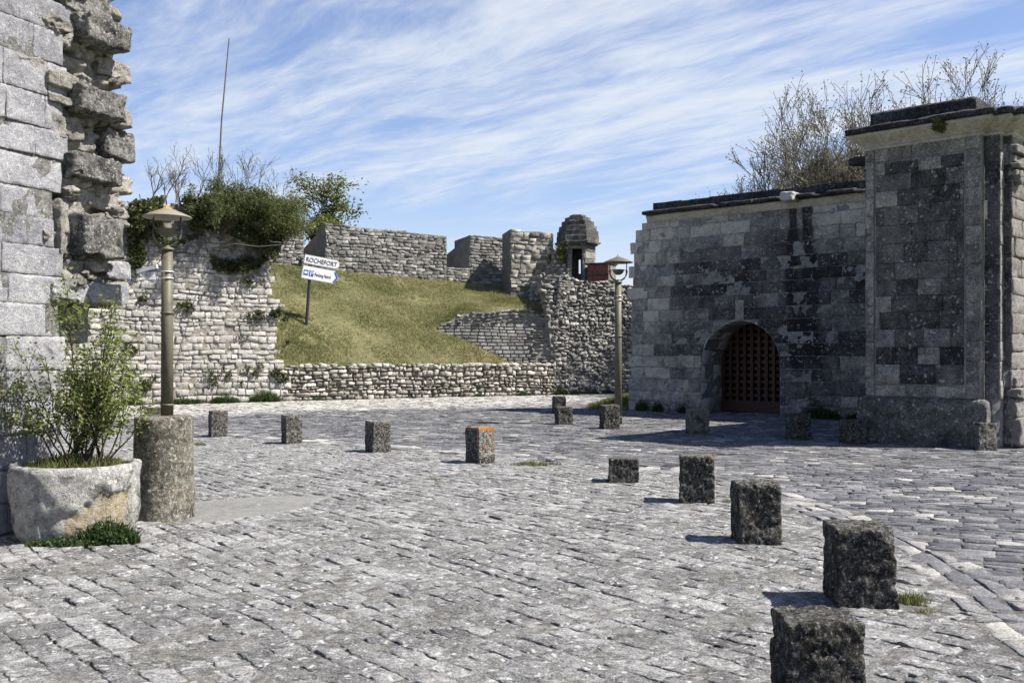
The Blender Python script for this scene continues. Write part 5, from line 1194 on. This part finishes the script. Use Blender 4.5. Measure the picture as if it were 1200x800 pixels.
def bare(px, ptop, Y, seed, lb, H=None, st=3):
    b = at(px, 0, Y); zt2_ = CAMZ+(HY-ptop)/F*Y; tree('bare_tree', lb, (b[0], Y, 0), zt2_, seed, 5, M['bud'], .075, 1, .0, wide=1.08, spread=.50, up=.17, r=.10, lf=.68, first=.34, kids=(3, 6), twig='paletwig', group=BT, jit=.05, minr=.008, wig=.13, stems=st, tint=.35)
bare(1050, 80, 36, 21, 'tallest bare tree, rising behind the left corner of the pier', st=5)
bare(988, 105, 36.5, 22, 'bare tree with fine dark twigs behind the gate wall left of the pier', st=4)
bare(945, 150, 38, 24, 'lower bare tree at the left of the group behind the gate wall', st=4)
bare(1128, 95, 38, 25, 'bare twigs showing above the top of the pier', st=3)
bare(892, 212, 44, 26, 'faint low bare tree top just over the gate wall coping', st=3)
# greenery seen in the gap between bastion and gate wall, and beyond the tower
tree('leafy_tree', 'green tree seen in the gap between the right-hand lamp and the gate wall', (at(738, 0, 52)[0], 52, 0), 4.6, 31, 4, M['treeleaf'], .2, 3, .2, spread=.6, up=.1, r=.12, first=.32)
sprays('creeper', 'yellow-green creeper hanging beside the watchtower on the broken block', [at(655, 300, 41.2), at(655, 310, 41.2), at(657, 295, 41.3)], 10, .35, M['feather'], .9, 41, .09, up=-.05, spread=.8, jit=.07, r=.01, per=6)
tuft = sprays('cornice_weed', 'green weed growing from the cornice of the pier', [at(1098, 154, 16.1)], 5, .10, M['feather'], .5, 42, .035, up=-.02, spread=1., jit=.02, r=.004, per=6, minr=.002)
# buttress wall left of the tower
mb = MB(); mpb, U, V, N, L_ = facemap((at(646, 0, 41.0)[0], 41.0, 4.2), (at(668, 0, 40.9)[0], 40.9, 4.2)); 
po_ = [(0, 0), (L_, 0), (L_, .75), (L_*.6, 1.05), (L_*.3, 1.5), (0, 1.75)]; rc = courses(0, L_, 0, 1.8, (.14, .2), (.16, .3), 99); uc = (rc[:, 0]+rc[:, 2])/2; vc = (rc[:, 1]+rc[:, 3])/2
stones(mb, rc[inpoly(uc, vc, po_)], mpb, nu=5, nv=5, joint=.01, bevel=.03, depth=.1, bulge=.02, namp=.02, off=.03, tilt=.03, seed=99, wob=.015); prism(mb, po_, mpb, -.05, -.5, .4, 1)
tag(mb.build('rubble_buttress', [M['dry'], M['fortmortar']]), 'curved broken rubble buttress between the sunlit block and the watchtower', 'wall')

# ------------------------------------------------------------------ direction sign
sy = 34.6; sb = at(358.5, 388, sy); sz = float(bank_z(sb[0], sy)); print('sign', sb, sz)
sg = empty('direction_sign', (sb[0], sy, min(sb[2], sz)), (0, rad(4), rad(16)), label='white two-panel direction sign on a thin dark leaning post on the grass bank', cat='sign')
H1 = (388-297)/F*sy
mb = MB(); tube(mb, [(0, 0, -.2), (0, 0, H1-.05)], .055, 10); mb.build('post', M['darkmetal'], sg)
def text_mesh(s_, size, mat, parent, loc, rot, ext=.004, name='lettering', align='LEFT', xs=1.):
    c = bpy.data.curves.new(name, 'FONT'); c.body = s_; c.size = size; c.extrude = ext; c.align_x = align; c.resolution_u = 3
    o = bpy.data.objects.new(name, c); COL.objects.link(o); bpy.context.view_layer.update()
    me = bpy.data.meshes.new_from_object(o.evaluated_get(bpy.context.evaluated_depsgraph_get())); bpy.data.objects.remove(o); bpy.data.curves.remove(c)
    me.materials.clear(); me.materials.append(mat); t = bpy.data.objects.new(name, me); COL.objects.link(t); t.parent = parent; t.location = loc; t.rotation_euler = rot; t.scale = (xs, 1, 1); return t
def panel(w, h, z, shape, x0=-.26, tiltd=5.5):
    p_ = bpy.data.objects.new('sign_panel', None)
    mb = MB(); mm = planemap((0, -.075, 0), (1, 0, 0), (0, 0, 1), (0, -1, 0))
    if shape == 'round': pts = [(0, 0), (w-h*.45, 0)]+[(w-h*.45+h*.45*math.cos(a), h/2+h/2*math.sin(a)) for a in np.linspace(-PI/2, PI/2, 9)[1:-1]]+[(w-h*.45, h), (0, h)]
    else: pts = [(0, 0), (w-h*.36, 0), (w, h/2), (w-h*.36, h), (0, h)]
    prism(mb, pts, mm, .0, -.04, .5, 0); c = (w/2, h/2)
    ins_ = [((x-c[0])*(1-.035/w*1.4)+c[0], (y-c[1])*(1-.05/h)+c[1]) for x, y in pts]; prism(mb, ins_, mm, .004, .0005, .5, 1)
    o = mb.build('sign_panel', [M['signgrey'], M['signwhite']], sg, smooth=False); bpy.data.objects.remove(p_)
    o.location = (x0, 0, z); o.rotation_euler = (0, rad(tiltd), 0); return o
zt_p = H1-.36; w1 = 42/F*sy
pA = panel(w1, .33, zt_p, 'round'); pB = panel(w1+.04, .47, zt_p-.52, 'arrow', x0=-.31)
text_mesh('ROCHEFORT', .225, M['ink'], pA, (.07, -.084, .09), (rad(90), 0, 0), xs=.82)
text_mesh('Parking Nord', .155, M['ink'], pB, (.45, -.0845, .165), (rad(90), 0, 0), xs=.66)
mb = MB(); mm = planemap((0, -.0795, 0), (1, 0, 0), (0, 0, 1), (0, -1, 0)); prism(mb, [(.06, .13), (.22, .13), (.22, .32), (.06, .32)], mm, .003, 0); mb.build('bus_symbol', M['signblue'], pB, smooth=False)
mb = MB(); prism(mb, [(.085, .19), (.195, .19), (.195, .27), (.085, .27)], mm, .006, .0035); ob = mb.build('bus_drawing', M['signwhite'], pB, smooth=False)
mb = MB(); prism(mb, [(.25, .12), (.41, .12), (.41, .33), (.25, .33)], mm, .003, 0); mb.build('parking_symbol', M['signblue'], pB, smooth=False)
text_mesh('P', .25, M['signwhite'], pB, (.275, -.0845, .14), (rad(90), 0, 0))
mb = MB(); hh = .47; ww = w1+.04; prism(mb, [(ww-.20, .06), (ww-.14, .06), (ww-.035, hh/2), (ww-.14, hh-.06), (ww-.20, hh-.06), (ww-.10, hh/2)], mm, .003, 0); mb.build('arrow_mark', M['signblue'], pB, smooth=False)
print('done')
